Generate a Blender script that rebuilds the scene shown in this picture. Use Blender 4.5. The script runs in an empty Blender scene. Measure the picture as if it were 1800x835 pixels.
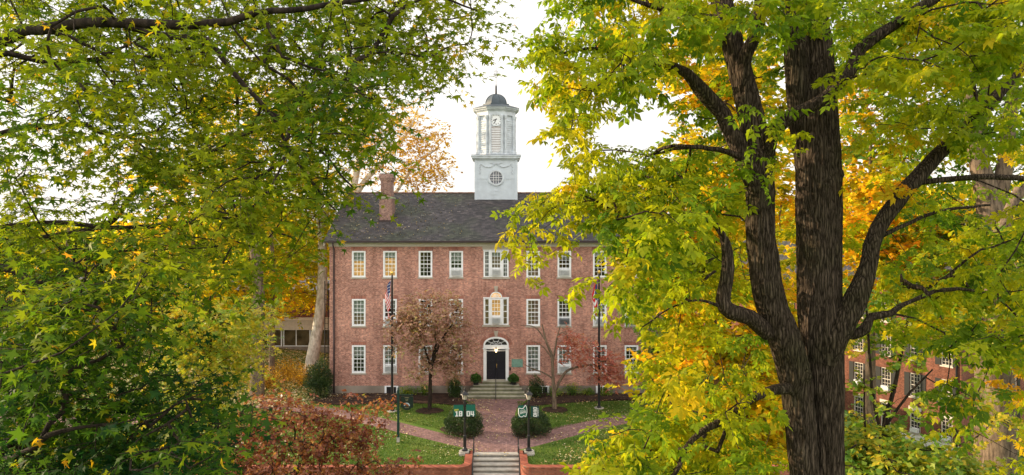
import bpy, math, random
import numpy as np
from mathutils import noise as mnoise, Vector
R = math.radians
random.seed(7); rng = np.random.default_rng(7)
sc = bpy.context.scene
col = sc.collection

# ------------------------------------------------------------------ camera
F = 1216.0; AX = 872.0; HZ = 383.0; CH = 12.9     # focal length in photo pixels, axis, horizon, eye height
cam_d = bpy.data.cameras.new("camera"); cam = bpy.data.objects.new("camera", cam_d); col.objects.link(cam)
cam.location = (0, 0, CH); cam.rotation_euler = (R(90), 0, 0)
cam_d.sensor_width = 36; cam_d.lens = 36 * F / 1800
cam_d.shift_x = (900 - AX) / 1800; cam_d.shift_y = (HZ - 417.5) / 1800
cam_d.clip_start = 0.1; cam_d.clip_end = 3000
sc.camera = cam

# ------------------------------------------------------------------ world and sun
SUN_EL, SUN_AZ = 13.0, -72.0
w = bpy.data.worlds.new("World"); sc.world = w; w.use_nodes = True
nt = w.node_tree; nt.nodes.clear()
out = nt.nodes.new('ShaderNodeOutputWorld'); bg = nt.nodes.new('ShaderNodeBackground')
sky = nt.nodes.new('ShaderNodeTexSky'); sky.sky_type = 'NISHITA'; sky.sun_disc = False
sky.sun_elevation = R(SUN_EL); sky.sun_rotation = R(SUN_AZ)
sky.air_density = 1.0; sky.dust_density = 2.0; sky.ozone_density = 1.0
tc = nt.nodes.new('ShaderNodeTexCoord'); mp = nt.nodes.new('ShaderNodeMapping'); mp.inputs['Scale'].default_value = (1, 1, 3.2)
ns = nt.nodes.new('ShaderNodeTexNoise'); ns.inputs['Scale'].default_value = 2.2; ns.inputs['Detail'].default_value = 7
cr = nt.nodes.new('ShaderNodeValToRGB'); cr.color_ramp.elements[0].position = .33; cr.color_ramp.elements[1].position = .68
cr.color_ramp.elements[0].color = (.72, .72, .72, 1); cr.color_ramp.elements[1].color = (.95, .95, .95, 1)
mx = nt.nodes.new('ShaderNodeMix'); mx.data_type = 'RGBA'; mx.inputs['B'].default_value = (14.5, 14.2, 14.4, 1)  # thin lit cloud
nt.links.new(tc.outputs['Generated'], mp.inputs[0]); nt.links.new(mp.outputs[0], ns.inputs['Vector'])
nt.links.new(ns.outputs['Fac'], cr.inputs[0]); nt.links.new(cr.outputs[0], mx.inputs['Factor'])
sp = nt.nodes.new('ShaderNodeSeparateXYZ'); nt.links.new(tc.outputs['Generated'], sp.inputs[0])
mr = nt.nodes.new('ShaderNodeMapRange'); mr.inputs['From Min'].default_value = -.7; mr.inputs['From Max'].default_value = .9; mr.inputs['To Min'].default_value = 15.5; mr.inputs['To Max'].default_value = 9.2
nt.links.new(sp.outputs[1], mr.inputs[0])
n2_ = nt.nodes.new('ShaderNodeTexNoise'); n2_.inputs['Scale'].default_value = 3.4; n2_.inputs['Detail'].default_value = 6; nt.links.new(mp.outputs[0], n2_.inputs['Vector'])
r2_ = nt.nodes.new('ShaderNodeValToRGB'); r2_.color_ramp.elements[0].position = .38; r2_.color_ramp.elements[1].position = .62; r2_.color_ramp.elements[0].color = (.90, .90, .91, 1); r2_.color_ramp.elements[1].color = (1.08, 1.01, .93, 1)
nt.links.new(n2_.outputs['Fac'], r2_.inputs[0])
vs_ = nt.nodes.new('ShaderNodeVectorMath'); vs_.operation = 'SCALE'; nt.links.new(r2_.outputs[0], vs_.inputs[0]); nt.links.new(mr.outputs[0], vs_.inputs['Scale']); nt.links.new(vs_.outputs[0], mx.inputs['B'])
nt.links.new(sky.outputs[0], mx.inputs['A']); nt.links.new(mx.outputs['Result'], bg.inputs[0]); nt.links.new(bg.outputs[0], out.inputs[0])
bg.inputs[1].default_value = 0.09
sl = bpy.data.lights.new("sun", 'SUN'); so = bpy.data.objects.new("sun", sl); col.objects.link(so)
sl.energy = 5.0; sl.angle = R(0.6); sl.color = (1, .78, .52)
sd = Vector((math.sin(R(SUN_AZ)) * math.cos(R(SUN_EL)), math.cos(R(SUN_AZ)) * math.cos(R(SUN_EL)), math.sin(R(SUN_EL))))
so.rotation_euler = sd.to_track_quat('Z', 'Y').to_euler(); so.location = (-30, 10, 40)
sc.view_settings.view_transform = 'Standard'; sc.view_settings.look = 'None'
sc.view_settings.exposure = 0.75; sc.view_settings.gamma = 1
sc.render.engine = 'CYCLES'
cy = sc.cycles
cy.max_bounces = 7; cy.diffuse_bounces = 4; cy.glossy_bounces = 2; cy.transmission_bounces = 5; cy.transparent_max_bounces = 8
cy.use_denoising = True; cy.caustics_reflective = False; cy.caustics_refractive = False
cy.sample_clamp_indirect = 6

# ------------------------------------------------------------------ helpers
def P(x, y, Z): return np.array([(x - AX) / F * Z, Z, CH - (y - HZ) / F * Z])
ORG = {}
def tag(o, label=None, cat=None, group=None, kind=None):
    if label: o['label'] = label
    if cat: o['category'] = cat
    if group: o['group'] = group
    if kind: o['kind'] = kind
    return o
def thing(name, label, cat, loc, group=None, rot=None):
    o = bpy.data.objects.new(name, None); o.empty_display_size = .2; col.objects.link(o); o.location = loc
    ORG[o.name] = np.array(loc, float)
    if rot is not None: o.rotation_euler = (0, 0, rot); ORG[o.name] = np.zeros(3)
    return tag(o, label, cat, group)

def mesh_obj(name, V, faces_list, mats, parent=None, smooth=False, tint=None, mat_idx=None):
    """V (n,3); faces_list: list of int arrays (m,k)"""
    me = bpy.data.meshes.new(name)
    V = np.asarray(V, np.float32)
    if parent is not None: V = V - ORG[parent.name].astype(np.float32)
    faces_list = [np.asarray(f, np.int32) for f in faces_list if len(f)]
    nl = sum(f.size for f in faces_list); nf = sum(len(f) for f in faces_list)
    me.vertices.add(len(V)); me.vertices.foreach_set('co', V.ravel())
    me.loops.add(nl); me.polygons.add(nf)
    me.loops.foreach_set('vertex_index', np.concatenate([f.ravel() for f in faces_list]))
    tot = np.concatenate([np.full(len(f), f.shape[1], np.int32) for f in faces_list])
    st = np.concatenate([[0], np.cumsum(tot)[:-1]]).astype(np.int32)
    me.polygons.foreach_set('loop_start', st); me.polygons.foreach_set('loop_total', tot)
    if smooth: me.polygons.foreach_set('use_smooth', np.ones(nf, bool))
    if not isinstance(mats, (list, tuple)): mats = [mats]
    for m in mats: me.materials.append(m)
    if mat_idx is not None: me.polygons.foreach_set('material_index', np.asarray(mat_idx, np.int32))
    if tint is not None:
        a = me.attributes.new('tint', 'FLOAT', 'POINT'); a.data.foreach_set('value', np.asarray(tint, np.float32))
    me.update(calc_edges=True); me.validate()
    o = bpy.data.objects.new(name, me); col.objects.link(o)
    if parent is not None: o.parent = parent; ORG[o.name] = ORG[parent.name]
    else: ORG[o.name] = np.zeros(3)
    return o

class MB:
    def __init__(s): s.v = []; s.f = []; s.mi = []
    def _add(s, vs, fs, mi=0):
        b = len(s.v); s.v += [tuple(map(float, p)) for p in vs]
        s.f += [[b + i for i in f] for f in fs]; s.mi += [mi] * len(fs); return s
    def box(s, x0, x1, y0, y1, z0, z1, mi=0):
        vs = [(x, y, z) for z in (z0, z1) for y in (y0, y1) for x in (x0, x1)]
        return s._add(vs, [(0, 2, 3, 1), (4, 5, 7, 6), (0, 1, 5, 4), (2, 6, 7, 3), (0, 4, 6, 2), (1, 3, 7, 5)], mi)
    def quad(s, a, b, c, d, mi=0): return s._add([a, b, c, d], [(0, 1, 2, 3)], mi)
    def lathe(s, cx, cy_, prof, n=16, mi=0, ph=0):
        vs = []; fs = []
        for r, z in prof:
            for k in range(n):
                a = 2 * math.pi * k / n + ph; vs.append((cx + r * math.cos(a), cy_ + r * math.sin(a), z))
        for j in range(len(prof) - 1):
            for k in range(n):
                k2 = (k + 1) % n; fs.append((j * n + k, j * n + k2, (j + 1) * n + k2, (j + 1) * n + k))
        fs.append(tuple(reversed(range(n)))); fs.append(tuple((len(prof) - 1) * n + k for k in range(n)))
        return s._add(vs, fs, mi)
    def tube(s, pts, r, n=8, mi=0):
        pts = np.array(pts, float); rr = np.full(len(pts), r) if np.isscalar(r) else np.array(r, float)
        V, Fq = tube_arrays(pts, rr, n)
        s._add(V, Fq.tolist() + [list(range(n))[::-1], [len(V) - n + k for k in range(n)]], mi); return s
    def prism_xz(s, outline, y0, y1, mi=0):
        """outline in x,z (counter-clockwise seen from -y), extruded y0 (front) to y1"""
        n = len(outline)
        vs = [(x, y0, z) for x, z in outline] + [(x, y1, z) for x, z in outline]
        fs = [tuple(range(n)), tuple(reversed(range(n, 2 * n)))] + [(k, n + k, n + (k + 1) % n, (k + 1) % n) for k in range(n)]
        return s._add(vs, fs, mi)
    def ring_xz(s, outer, inner, y0, y1, mi=0, closed=True):
        n = len(outer)
        vs = [(x, y0, z) for x, z in outer] + [(x, y0, z) for x, z in inner] + [(x, y1, z) for x, z in outer] + [(x, y1, z) for x, z in inner]
        fs = []
        for k in range(n if closed else n - 1):
            j = (k + 1) % n
            fs += [(k, j, n + j, n + k), (k, 2 * n + k, 2 * n + j, j), (n + k, n + j, 3 * n + j, 3 * n + k), (2 * n + k, 3 * n + k, 3 * n + j, 2 * n + j)]
        if not closed: fs += [(0, n, 3 * n, 2 * n), (n - 1, 3 * n - 1, 4 * n - 1, 2 * n - 1)]
        return s._add(vs, fs, mi)
    def build(s, name, mats, parent=None, smooth=False):
        me = bpy.data.meshes.new(name)
        o3 = ORG[parent.name] if parent is not None else np.zeros(3)
        me.from_pydata([(x - o3[0], y - o3[1], z - o3[2]) for x, y, z in s.v], [], s.f)
        if not isinstance(mats, (list, tuple)): mats = [mats]
        for m in mats: me.materials.append(m)
        for p, i in zip(me.polygons, s.mi): p.material_index = i; p.use_smooth = smooth
        me.update()
        o = bpy.data.objects.new(name, me); col.objects.link(o)
        if parent is not None: o.parent = parent
        ORG[o.name] = o3
        return o

def tube_arrays(pts, rr, n, ph=0.0):
    m = len(pts)
    t = np.gradient(pts, axis=0); t /= np.linalg.norm(t, axis=1, keepdims=True) + 1e-9
    ref = np.array([1., 0, 0]) if abs(t[0, 0]) < .8 else np.array([0, 1., 0])
    U = np.zeros_like(pts); u = ref - t[0] * (ref @ t[0])
    for i in range(m):
        u = u - t[i] * (u @ t[i]); u /= np.linalg.norm(u) + 1e-9; U[i] = u
    W = np.cross(t, U)
    a = np.arange(n) / n * 2 * math.pi + ph
    V = pts[:, None, :] + rr[:, None, None] * (np.cos(a)[None, :, None] * U[:, None, :] + np.sin(a)[None, :, None] * W[:, None, :])
    i = np.arange(m - 1)[:, None] * n; k = np.arange(n)[None, :]; k2 = (k + 1) % n
    Fq = np.stack([i + k, i + k2, i + n + k2, i + n + k], -1).reshape(-1, 4)
    return V.reshape(-1, 3), Fq

def catmull(pts, rr, step):
    pts = np.array(pts, float); rr = np.array(rr, float); n = len(pts)
    pp = np.vstack([2 * pts[0] - pts[1], pts, 2 * pts[-1] - pts[-2]]); o = []; orr = []
    for i in range(n - 1):
        p0, p1, p2, p3 = pp[i:i + 4]; k = max(2, int(np.linalg.norm(p2 - p1) / step))
        t = (np.arange(k) / k)[:, None]
        o.append(.5 * (2 * p1 + (p2 - p0) * t + (2 * p0 - 5 * p1 + 4 * p2 - p3) * t ** 2 + (3 * p1 - p0 - 3 * p2 + p3) * t ** 3))
        orr.append(rr[i] + (rr[i + 1] - rr[i]) * t[:, 0])
    o.append(pts[-1:]); orr.append(rr[-1:])
    return np.vstack(o), np.concatenate(orr)

# ------------------------------------------------------------------ materials
def newmat(name):
    m = bpy.data.materials.new(name); m.use_nodes = True; n = m.node_tree
    return m, n, n.nodes, n.links, n.nodes['Principled BSDF']
def mat(name, c, rough=.6, metal=0, var=.12, scale=6, bump=0, spec=.4):
    m, n, N, L, b = newmat(name)
    b.inputs['Roughness'].default_value = rough; b.inputs['Metallic'].default_value = metal; b.inputs['Specular IOR Level'].default_value = spec
    t = N.new('ShaderNodeTexCoord'); ns = N.new('ShaderNodeTexNoise'); ns.inputs['Scale'].default_value = scale; ns.inputs['Detail'].default_value = 6
    L.new(t.outputs['Object'], ns.inputs['Vector'])
    r = N.new('ShaderNodeValToRGB'); r.color_ramp.elements[0].position = .3; r.color_ramp.elements[1].position = .7
    r.color_ramp.elements[0].color = tuple(x * (1 - var) for x in c) + (1,); r.color_ramp.elements[1].color = tuple(min(1, x * (1 + var)) for x in c) + (1,)
    L.new(ns.outputs['Fac'], r.inputs[0]); L.new(r.outputs[0], b.inputs['Base Color'])
    if bump:
        bp = N.new('ShaderNodeBump'); bp.inputs['Strength'].default_value = bump; bp.inputs['Distance'].default_value = .02
        n2 = N.new('ShaderNodeTexNoise'); n2.inputs['Scale'].default_value = scale * 5; n2.inputs['Detail'].default_value = 5
        L.new(t.outputs['Object'], n2.inputs['Vector']); L.new(n2.outputs['Fac'], bp.inputs['Height']); L.new(bp.outputs[0], b.inputs['Normal'])
    return m
def emit(name, c, s, var=.3):
    m, n, N, L, b = newmat(name)
    b.inputs['Base Color'].default_value = (.3, .25, .2, 1)
    t = N.new('ShaderNodeTexCoord'); ns = N.new('ShaderNodeTexNoise'); ns.inputs['Scale'].default_value = 3.1
    r = N.new('ShaderNodeValToRGB'); r.color_ramp.elements[0].position = .35; r.color_ramp.elements[1].position = .65
    r.color_ramp.elements[0].color = tuple(x * (1 - var) for x in c) + (1,); r.color_ramp.elements[1].color = tuple(c) + (1,)
    L.new(t.outputs['Object'], ns.inputs['Vector']); L.new(ns.outputs['Fac'], r.inputs[0]); L.new(r.outputs[0], b.inputs['Emission Color'])
    b.inputs['Emission Strength'].default_value = s
    return m
def brick(name, c1, c2, mortar, flat=False, bw=.205, bh=.068, rot=0, grime=True, off=.5, ms=.010):
    m, n, N, L, b = newmat(name); b.inputs['Roughness'].default_value = .85; b.inputs['Specular IOR Level'].default_value = .2
    t = N.new('ShaderNodeTexCoord'); s = N.new('ShaderNodeSeparateXYZ'); cb = N.new('ShaderNodeCombineXYZ')
    L.new(t.outputs['Object'], s.inputs[0])
    if flat:
        mp_ = N.new('ShaderNodeMapping'); mp_.inputs['Rotation'].default_value = (0, 0, rot); L.new(t.outputs['Object'], mp_.inputs[0]); vec = mp_.outputs[0]
    else:
        ad = N.new('ShaderNodeMath'); ad.operation = 'ADD'; L.new(s.outputs[0], ad.inputs[0]); L.new(s.outputs[1], ad.inputs[1])
        L.new(ad.outputs[0], cb.inputs[0]); L.new(s.outputs[2], cb.inputs[1]); vec = cb.outputs[0]
    br = N.new('ShaderNodeTexBrick'); br.inputs['Scale'].default_value = 1; br.inputs['Brick Width'].default_value = bw; br.inputs['Row Height'].default_value = bh
    br.inputs['Mortar Size'].default_value = ms; br.inputs['Mortar Smooth'].default_value = .2; br.offset = off
    br.inputs['Color1'].default_value = c1 + (1,); br.inputs['Color2'].default_value = c2 + (1,); br.inputs['Mortar'].default_value = mortar + (1,)
    L.new(vec, br.inputs['Vector'])
    outc = br.outputs['Color']
    def mul(fac_out, lo, hi, src, p0=.3, p1=.7):
        r = N.new('ShaderNodeValToRGB'); r.color_ramp.elements[0].position = p0; r.color_ramp.elements[1].position = p1
        r.color_ramp.elements[0].color = lo + (1,); r.color_ramp.elements[1].color = hi + (1,)
        L.new(fac_out, r.inputs[0]); x = N.new('ShaderNodeMix'); x.data_type = 'RGBA'; x.blend_type = 'MULTIPLY'; x.inputs['Factor'].default_value = 1
        L.new(src, x.inputs['A']); L.new(r.outputs[0], x.inputs['B']); return x.outputs['Result']
    n1 = N.new('ShaderNodeTexNoise'); n1.inputs['Scale'].default_value = .55; n1.inputs['Detail'].default_value = 5; L.new(t.outputs['Object'], n1.inputs['Vector'])
    outc = mul(n1.outputs['Fac'], (.80, .78, .78), (1.14, 1.12, 1.10), outc)
    n2 = N.new('ShaderNodeTexWhiteNoise'); n2.noise_dimensions = '2D'
    sn = N.new('ShaderNodeVectorMath'); sn.operation = 'SNAP'; sn.inputs[1].default_value = (bw * .5, bh * 1.3, 1); L.new(vec, sn.inputs[0]); L.new(sn.outputs[0], n2.inputs['Vector'])
    outc = mul(n2.outputs['Value'], (.70, .68, .70), (1.2, 1.2, 1.2), outc, 0, 1)
    if grime and not flat:
        mg = N.new('ShaderNodeMapping'); mg.inputs['Scale'].default_value = (1.5, 1.5, .28); L.new(t.outputs['Object'], mg.inputs[0])
        n4 = N.new('ShaderNodeTexNoise'); n4.inputs['Scale'].default_value = 1; n4.inputs['Detail'].default_value = 6; L.new(mg.outputs[0], n4.inputs['Vector'])
        outc = mul(n4.outputs['Fac'], (.76, .74, .74), (1.08, 1.08, 1.08), outc, .3, .6)
    L.new(outc, b.inputs['Base Color'])
    bp = N.new('ShaderNodeBump'); bp.inputs['Strength'].default_value = .4; bp.inputs['Distance'].default_value = .01; bp.invert = True
    L.new(br.outputs['Fac'], bp.inputs['Height']); L.new(bp.outputs[0], b.inputs['Normal'])
    return m
def leafmat(name, stops, trans=.45, rough=.45, tscale=1.25, spec=.35):
    m, n, N, L, b = newmat(name)
    a = N.new('ShaderNodeAttribute'); a.attribute_name = 'tint'
    r = N.new('ShaderNodeValToRGB'); el = r.color_ramp.elements
    while len(el) < len(stops): el.new(.5)
    for e, (p, c) in zip(el, stops): e.position = p; e.color = c + (1,)
    L.new(a.outputs['Fac'], r.inputs[0]); L.new(r.outputs[0], b.inputs['Base Color'])
    b.inputs['Roughness'].default_value = rough; b.inputs['Specular IOR Level'].default_value = spec
    tr = N.new('ShaderNodeBsdfTranslucent'); mu = N.new('ShaderNodeMix'); mu.data_type = 'RGBA'; mu.blend_type = 'MULTIPLY'; mu.inputs['Factor'].default_value = 1
    mu.inputs['B'].default_value = (tscale, tscale * 1.02, tscale * .6, 1); L.new(r.outputs[0], mu.inputs['A']); L.new(mu.outputs['Result'], tr.inputs[0])
    ms = N.new('ShaderNodeMixShader'); ms.inputs[0].default_value = trans
    L.new(b.outputs[0], ms.inputs[1]); L.new(tr.outputs[0], ms.inputs[2]); L.new(ms.outputs[0], N['Material Output'].inputs[0])
    return m
def barkridge(name, c0, c1, moss):
    m, n, N, L, b = newmat(name); b.inputs['Roughness'].default_value = .95; b.inputs['Specular IOR Level'].default_value = .1
    t = N.new('ShaderNodeTexCoord')
    nz = N.new('ShaderNodeTexNoise'); nz.inputs['Scale'].default_value = 5; nz.inputs['Detail'].default_value = 3; L.new(t.outputs['Object'], nz.inputs['Vector'])
    ad = N.new('ShaderNodeVectorMath'); ad.operation = 'MULTIPLY_ADD'; ad.inputs[1].default_value = (.07, .07, .25); L.new(nz.outputs['Color'], ad.inputs[0]); L.new(t.outputs['Object'], ad.inputs[2])
    mp_ = N.new('ShaderNodeMapping'); mp_.inputs['Scale'].default_value = (23, 23, 2.1); L.new(ad.outputs[0], mp_.inputs[0])
    vo = N.new('ShaderNodeTexVoronoi'); vo.feature = 'DISTANCE_TO_EDGE'; vo.inputs['Scale'].default_value = 1; L.new(mp_.outputs[0], vo.inputs['Vector'])
    m2 = N.new('ShaderNodeMapping'); m2.inputs['Scale'].default_value = (45, 45, 7); L.new(t.outputs['Object'], m2.inputs[0])
    n2 = N.new('ShaderNodeTexNoise'); n2.inputs['Scale'].default_value = 1; n2.inputs['Detail'].default_value = 6; L.new(m2.outputs[0], n2.inputs['Vector'])
    h = N.new('ShaderNodeMath'); h.operation = 'MULTIPLY_ADD'; h.inputs[1].default_value = .45; L.new(n2.outputs['Fac'], h.inputs[0]); L.new(vo.outputs['Distance'], h.inputs[2])
    r = N.new('ShaderNodeValToRGB'); r.color_ramp.elements[0].position = .20; r.color_ramp.elements[1].position = .75
    r.color_ramp.elements[0].color = c0 + (1,); r.color_ramp.elements[1].color = c1 + (1,); L.new(h.outputs[0], r.inputs[0])
    n3 = N.new('ShaderNodeTexNoise'); n3.inputs['Scale'].default_value = 1.3; n3.inputs['Detail'].default_value = 6; L.new(t.outputs['Object'], n3.inputs['Vector'])
    r2 = N.new('ShaderNodeValToRGB'); r2.color_ramp.elements[0].position = .50; r2.color_ramp.elements[1].position = .72; r2.color_ramp.elements[1].color = (.6, .6, .6, 1); L.new(n3.outputs['Fac'], r2.inputs[0])
    x = N.new('ShaderNodeMix'); x.data_type = 'RGBA'; x.blend_type = 'MULTIPLY'; L.new(r2.outputs[0], x.inputs['Factor']); L.new(r.outputs[0], x.inputs['A']); x.inputs['B'].default_value = moss + (1,)
    L.new(x.outputs['Result'], b.inputs['Base Color'])
    bp = N.new('ShaderNodeBump'); bp.inputs['Strength'].default_value = 1; bp.inputs['Distance'].default_value = .06; L.new(h.outputs[0], bp.inputs['Height']); L.new(bp.outputs[0], b.inputs['Normal'])
    return m
def barkmat(name, c0, c1, sx=14, sz=2.2, bump=1.0, dist=.03, moss=None):
    m, n, N, L, b = newmat(name); b.inputs['Roughness'].default_value = .95; b.inputs['Specular IOR Level'].default_value = .15
    t = N.new('ShaderNodeTexCoord'); mp_ = N.new('ShaderNodeMapping'); mp_.inputs['Scale'].default_value = (sx, sx, sz); L.new(t.outputs['Object'], mp_.inputs[0])
    ns = N.new('ShaderNodeTexNoise'); ns.inputs['Scale'].default_value = 1; ns.inputs['Detail'].default_value = 8; ns.inputs['Roughness'].default_value = .7; L.new(mp_.outputs[0], ns.inputs['Vector'])
    r = N.new('ShaderNodeValToRGB'); r.color_ramp.elements[0].position = .38; r.color_ramp.elements[1].position = .62
    r.color_ramp.elements[0].color = c0 + (1,); r.color_ramp.elements[1].color = c1 + (1,); L.new(ns.outputs['Fac'], r.inputs[0])
    src = r.outputs[0]
    if moss:
        n2 = N.new('ShaderNodeTexNoise'); n2.inputs['Scale'].default_value = 1.6; n2.inputs['Detail'].default_value = 6; L.new(t.outputs['Object'], n2.inputs['Vector'])
        r2 = N.new('ShaderNodeValToRGB'); r2.color_ramp.elements[0].position = .52; r2.color_ramp.elements[1].position = .66; L.new(n2.outputs['Fac'], r2.inputs[0])
        x = N.new('ShaderNodeMix'); x.data_type = 'RGBA'; L.new(r2.outputs[0], x.inputs['Factor']); L.new(src, x.inputs['A']); x.inputs['B'].default_value = moss + (1,); src = x.outputs['Result']
    L.new(src, b.inputs['Base Color'])
    bp = N.new('ShaderNodeBump'); bp.inputs['Strength'].default_value = bump; bp.inputs['Distance'].default_value = dist
    L.new(ns.outputs['Fac'], bp.inputs['Height']); L.new(bp.outputs[0], b.inputs['Normal'])
    return m

M = {}
M['brick'] = brick('facade_brick', (.56, .235, .160), (.33, .125, .088), (.52, .40, .33), ms=.011)
M['arch'] = brick('arch_brick', (.42, .15, .10), (.32, .115, .08), (.36, .25, .2), bw=.07, bh=.24, off=0)
M['chim'] = brick('chimney_brick', (.36, .18, .13), (.22, .10, .08), (.34, .30, .26))
M['rwall'] = brick('retaining_brick', (.42, .13, .075), (.30, .085, .05), (.26, .17, .13))
M['brick2'] = brick('orange_brick', (.24, .080, .042), (.16, .055, .032), (.15, .10, .08))
M['path'] = brick('paver_brick', (.30, .175, .155), (.20, .115, .11), (.15, .105, .095), flat=True, bw=.21, bh=.105)
M['pathl'] = brick('paver_brick_diagonal', (.30, .175, .155), (.20, .115, .11), (.15, .105, .095), flat=True, bw=.21, bh=.105, rot=R(36))
M['pathr'] = brick('paver_brick_diagonal_two', (.30, .175, .155), (.20, .115, .11), (.15, .105, .095), flat=True, bw=.21, bh=.105, rot=R(-36))
M['stone'] = mat('limestone', (.42, .37, .30), .8, var=.15, scale=2, bump=.3)
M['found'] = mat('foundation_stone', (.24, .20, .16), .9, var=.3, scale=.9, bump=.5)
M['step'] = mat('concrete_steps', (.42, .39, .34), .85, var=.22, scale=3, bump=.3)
M['mossshade'] = mat('mossy_shade_toned_risers', (.17, .17, .10), .9, var=.4, scale=2.4, bump=.4)  # mossy stone, with the shade of the recessed riser faces put into the colour
M['riser'] = mat('shade_toned_risers', (.20, .185, .16), .9, var=.3, scale=4, bump=.4)  # same concrete as the treads, recess shade put into its darker colour
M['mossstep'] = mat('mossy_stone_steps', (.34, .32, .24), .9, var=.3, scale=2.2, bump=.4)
M['white'] = mat('white_paint', (.84, .85, .86), .45, var=.05, scale=3)
M['tower'] = mat('tower_white_paint', (.56, .60, .64), .6, var=.17, scale=2.4, bump=.3)
M['trim'] = mat('cream_trim', (.55, .50, .42), .6, var=.08)
M['bronze'] = mat('dark_gutter', (.045, .03, .03), .4, metal=.3)
M['pipe'] = mat('downpipe_paint', (.075, .05, .055), .5)
M['lead'] = mat('lead_dome', (.060, .078, .092), .55, var=.3, scale=3)
M['iron'] = mat('black_iron', (.012, .012, .014), .4, var=.1)
M['doorp'] = mat('door_black_paint', (.012, .013, .020), .3, var=.1)
M['brass'] = mat('brass', (.6, .42, .15), .3, metal=1)
M['gold'] = mat('gold_paint', (.7, .48, .12), .35, metal=.6)
M['dimgold'] = mat('faded_gold_lettering', (.24, .20, .11), .6)
M['green'] = mat('dark_green_paint', (.010, .040, .032), .4)
M['sign'] = mat('sign_green_black', (.010, .022, .018), .35)
M['banner'] = mat('banner_green', (.008, .125, .085), .7, var=.06)
M['bannerdark'] = mat('banner_dark_green', (.008, .06, .045), .7, var=.06)
M['wtext'] = mat('white_lettering', (.8, .8, .8), .6, var=.02)
M['ytext'] = mat('yellow_lettering', (.65, .62, .08), .6, var=.02)
M['verd'] = mat('verdigris_plaque', (.16, .30, .24), .6, var=.25, scale=9)
M['blind'] = mat('window_blind', (.60, .66, .60), .8, var=.05, scale=5)
M['ac'] = mat('air_conditioner_casing', (.62, .63, .62), .5)
M['acd'] = mat('air_conditioner_grille', (.16, .17, .18), .6)
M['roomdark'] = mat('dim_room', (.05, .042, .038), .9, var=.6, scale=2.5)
M['roomlit'] = emit('lit_room', (1.0, .52, .13), .55, .6)
M['roomdim'] = emit('half_lit_room', (.8, .45, .2), .10, .8)
M['bulb'] = emit('lamp_glow', (1.0, .72, .40), 6, .1)
M['shutter'] = mat('black_shutter', (.012, .013, .013), .5)
M['red'] = mat('flag_red', (.62, .02, .025), .7); M['fwhite'] = mat('flag_white', (.8, .8, .8), .7); M['blue'] = mat('flag_blue', (.03, .045, .16), .7)
M['flagm'] = None
m, n, N, L, b = newmat('window_glass')
tr = N.new('ShaderNodeBsdfTransparent'); gl = N.new('ShaderNodeBsdfGlossy'); gl.inputs['Roughness'].default_value = .04; fr = N.new('ShaderNodeFresnel'); fr.inputs[0].default_value = 1.52
ms_ = N.new('ShaderNodeMixShader'); tr.inputs[0].default_value = (.86, .88, .88, 1)
nb = N.new('ShaderNodeTexNoise'); nb.inputs['Scale'].default_value = 2.5; bpn = N.new('ShaderNodeBump'); bpn.inputs['Strength'].default_value = .15; bpn.inputs['Distance'].default_value = .02
tcn = N.new('ShaderNodeTexCoord'); L.new(tcn.outputs['Object'], nb.inputs['Vector']); L.new(nb.outputs['Fac'], bpn.inputs['Height']); L.new(bpn.outputs[0], gl.inputs['Normal'])
ml = N.new('ShaderNodeMath'); ml.operation = 'MULTIPLY_ADD'; ml.inputs[1].default_value = 1.0; ml.inputs[2].default_value = .03; L.new(fr.outputs[0], ml.inputs[0])
L.new(ml.outputs[0], ms_.inputs[0]); L.new(tr.outputs[0], ms_.inputs[1]); L.new(gl.outputs[0], ms_.inputs[2]); L.new(ms_.outputs[0], N['Material Output'].inputs[0])
M['glass'] = m
# slate roof
m, n, N, L, b = newmat('slate_roof'); b.inputs['Roughness'].default_value = .75
t = N.new('ShaderNodeTexCoord'); br = N.new('ShaderNodeTexBrick'); br.inputs['Scale'].default_value = 1; br.inputs['Brick Width'].default_value = .28; br.inputs['Row Height'].default_value = .17
br.inputs['Mortar Size'].default_value = .010; br.inputs['Color1'].default_value = (.024, .020, .022, 1); br.inputs['Color2'].default_value = (.082, .068, .068, 1); br.inputs['Mortar'].default_value = (.02, .02, .022, 1)
br.inputs['Bias'].default_value = -.25
L.new(t.outputs['Object'], br.inputs['Vector'])
n1 = N.new('ShaderNodeTexNoise'); n1.inputs['Scale'].default_value = .33; n1.inputs['Detail'].default_value = 7; L.new(t.outputs['Object'], n1.inputs['Vector'])
r = N.new('ShaderNodeValToRGB'); r.color_ramp.elements[0].position = .47; r.color_ramp.elements[1].position = .63; L.new(n1.outputs['Fac'], r.inputs[0])
gm = N.new('ShaderNodeMix'); gm.data_type = 'RGBA'; gm.blend_type = 'MULTIPLY'; L.new(r.outputs[0], gm.inputs['Factor']); L.new(br.outputs['Color'], gm.inputs['A']); gm.inputs['B'].default_value = (.85, 1.15, .70, 1)
wn = N.new('ShaderNodeTexWhiteNoise'); wn.noise_dimensions = '2D'; sn = N.new('ShaderNodeVectorMath'); sn.operation = 'SNAP'; sn.inputs[1].default_value = (.28, .17, 9); L.new(t.outputs['Object'], sn.inputs[0]); L.new(sn.outputs[0], wn.inputs['Vector'])
r3 = N.new('ShaderNodeValToRGB'); r3.color_ramp.elements[0].position = .1; r3.color_ramp.elements[0].color = (.75, .75, .75, 1); r3.color_ramp.elements[1].position = .99; r3.color_ramp.elements[1].color = (1.9, 1.85, 1.8, 1)
e = r3.color_ramp.elements.new(.86); e.color = (1.15, 1.15, 1.15, 1)
L.new(wn.outputs['Value'], r3.inputs[0]); x = N.new('ShaderNodeMix'); x.data_type = 'RGBA'; x.blend_type = 'MULTIPLY'; x.inputs['Factor'].default_value = 1
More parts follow.
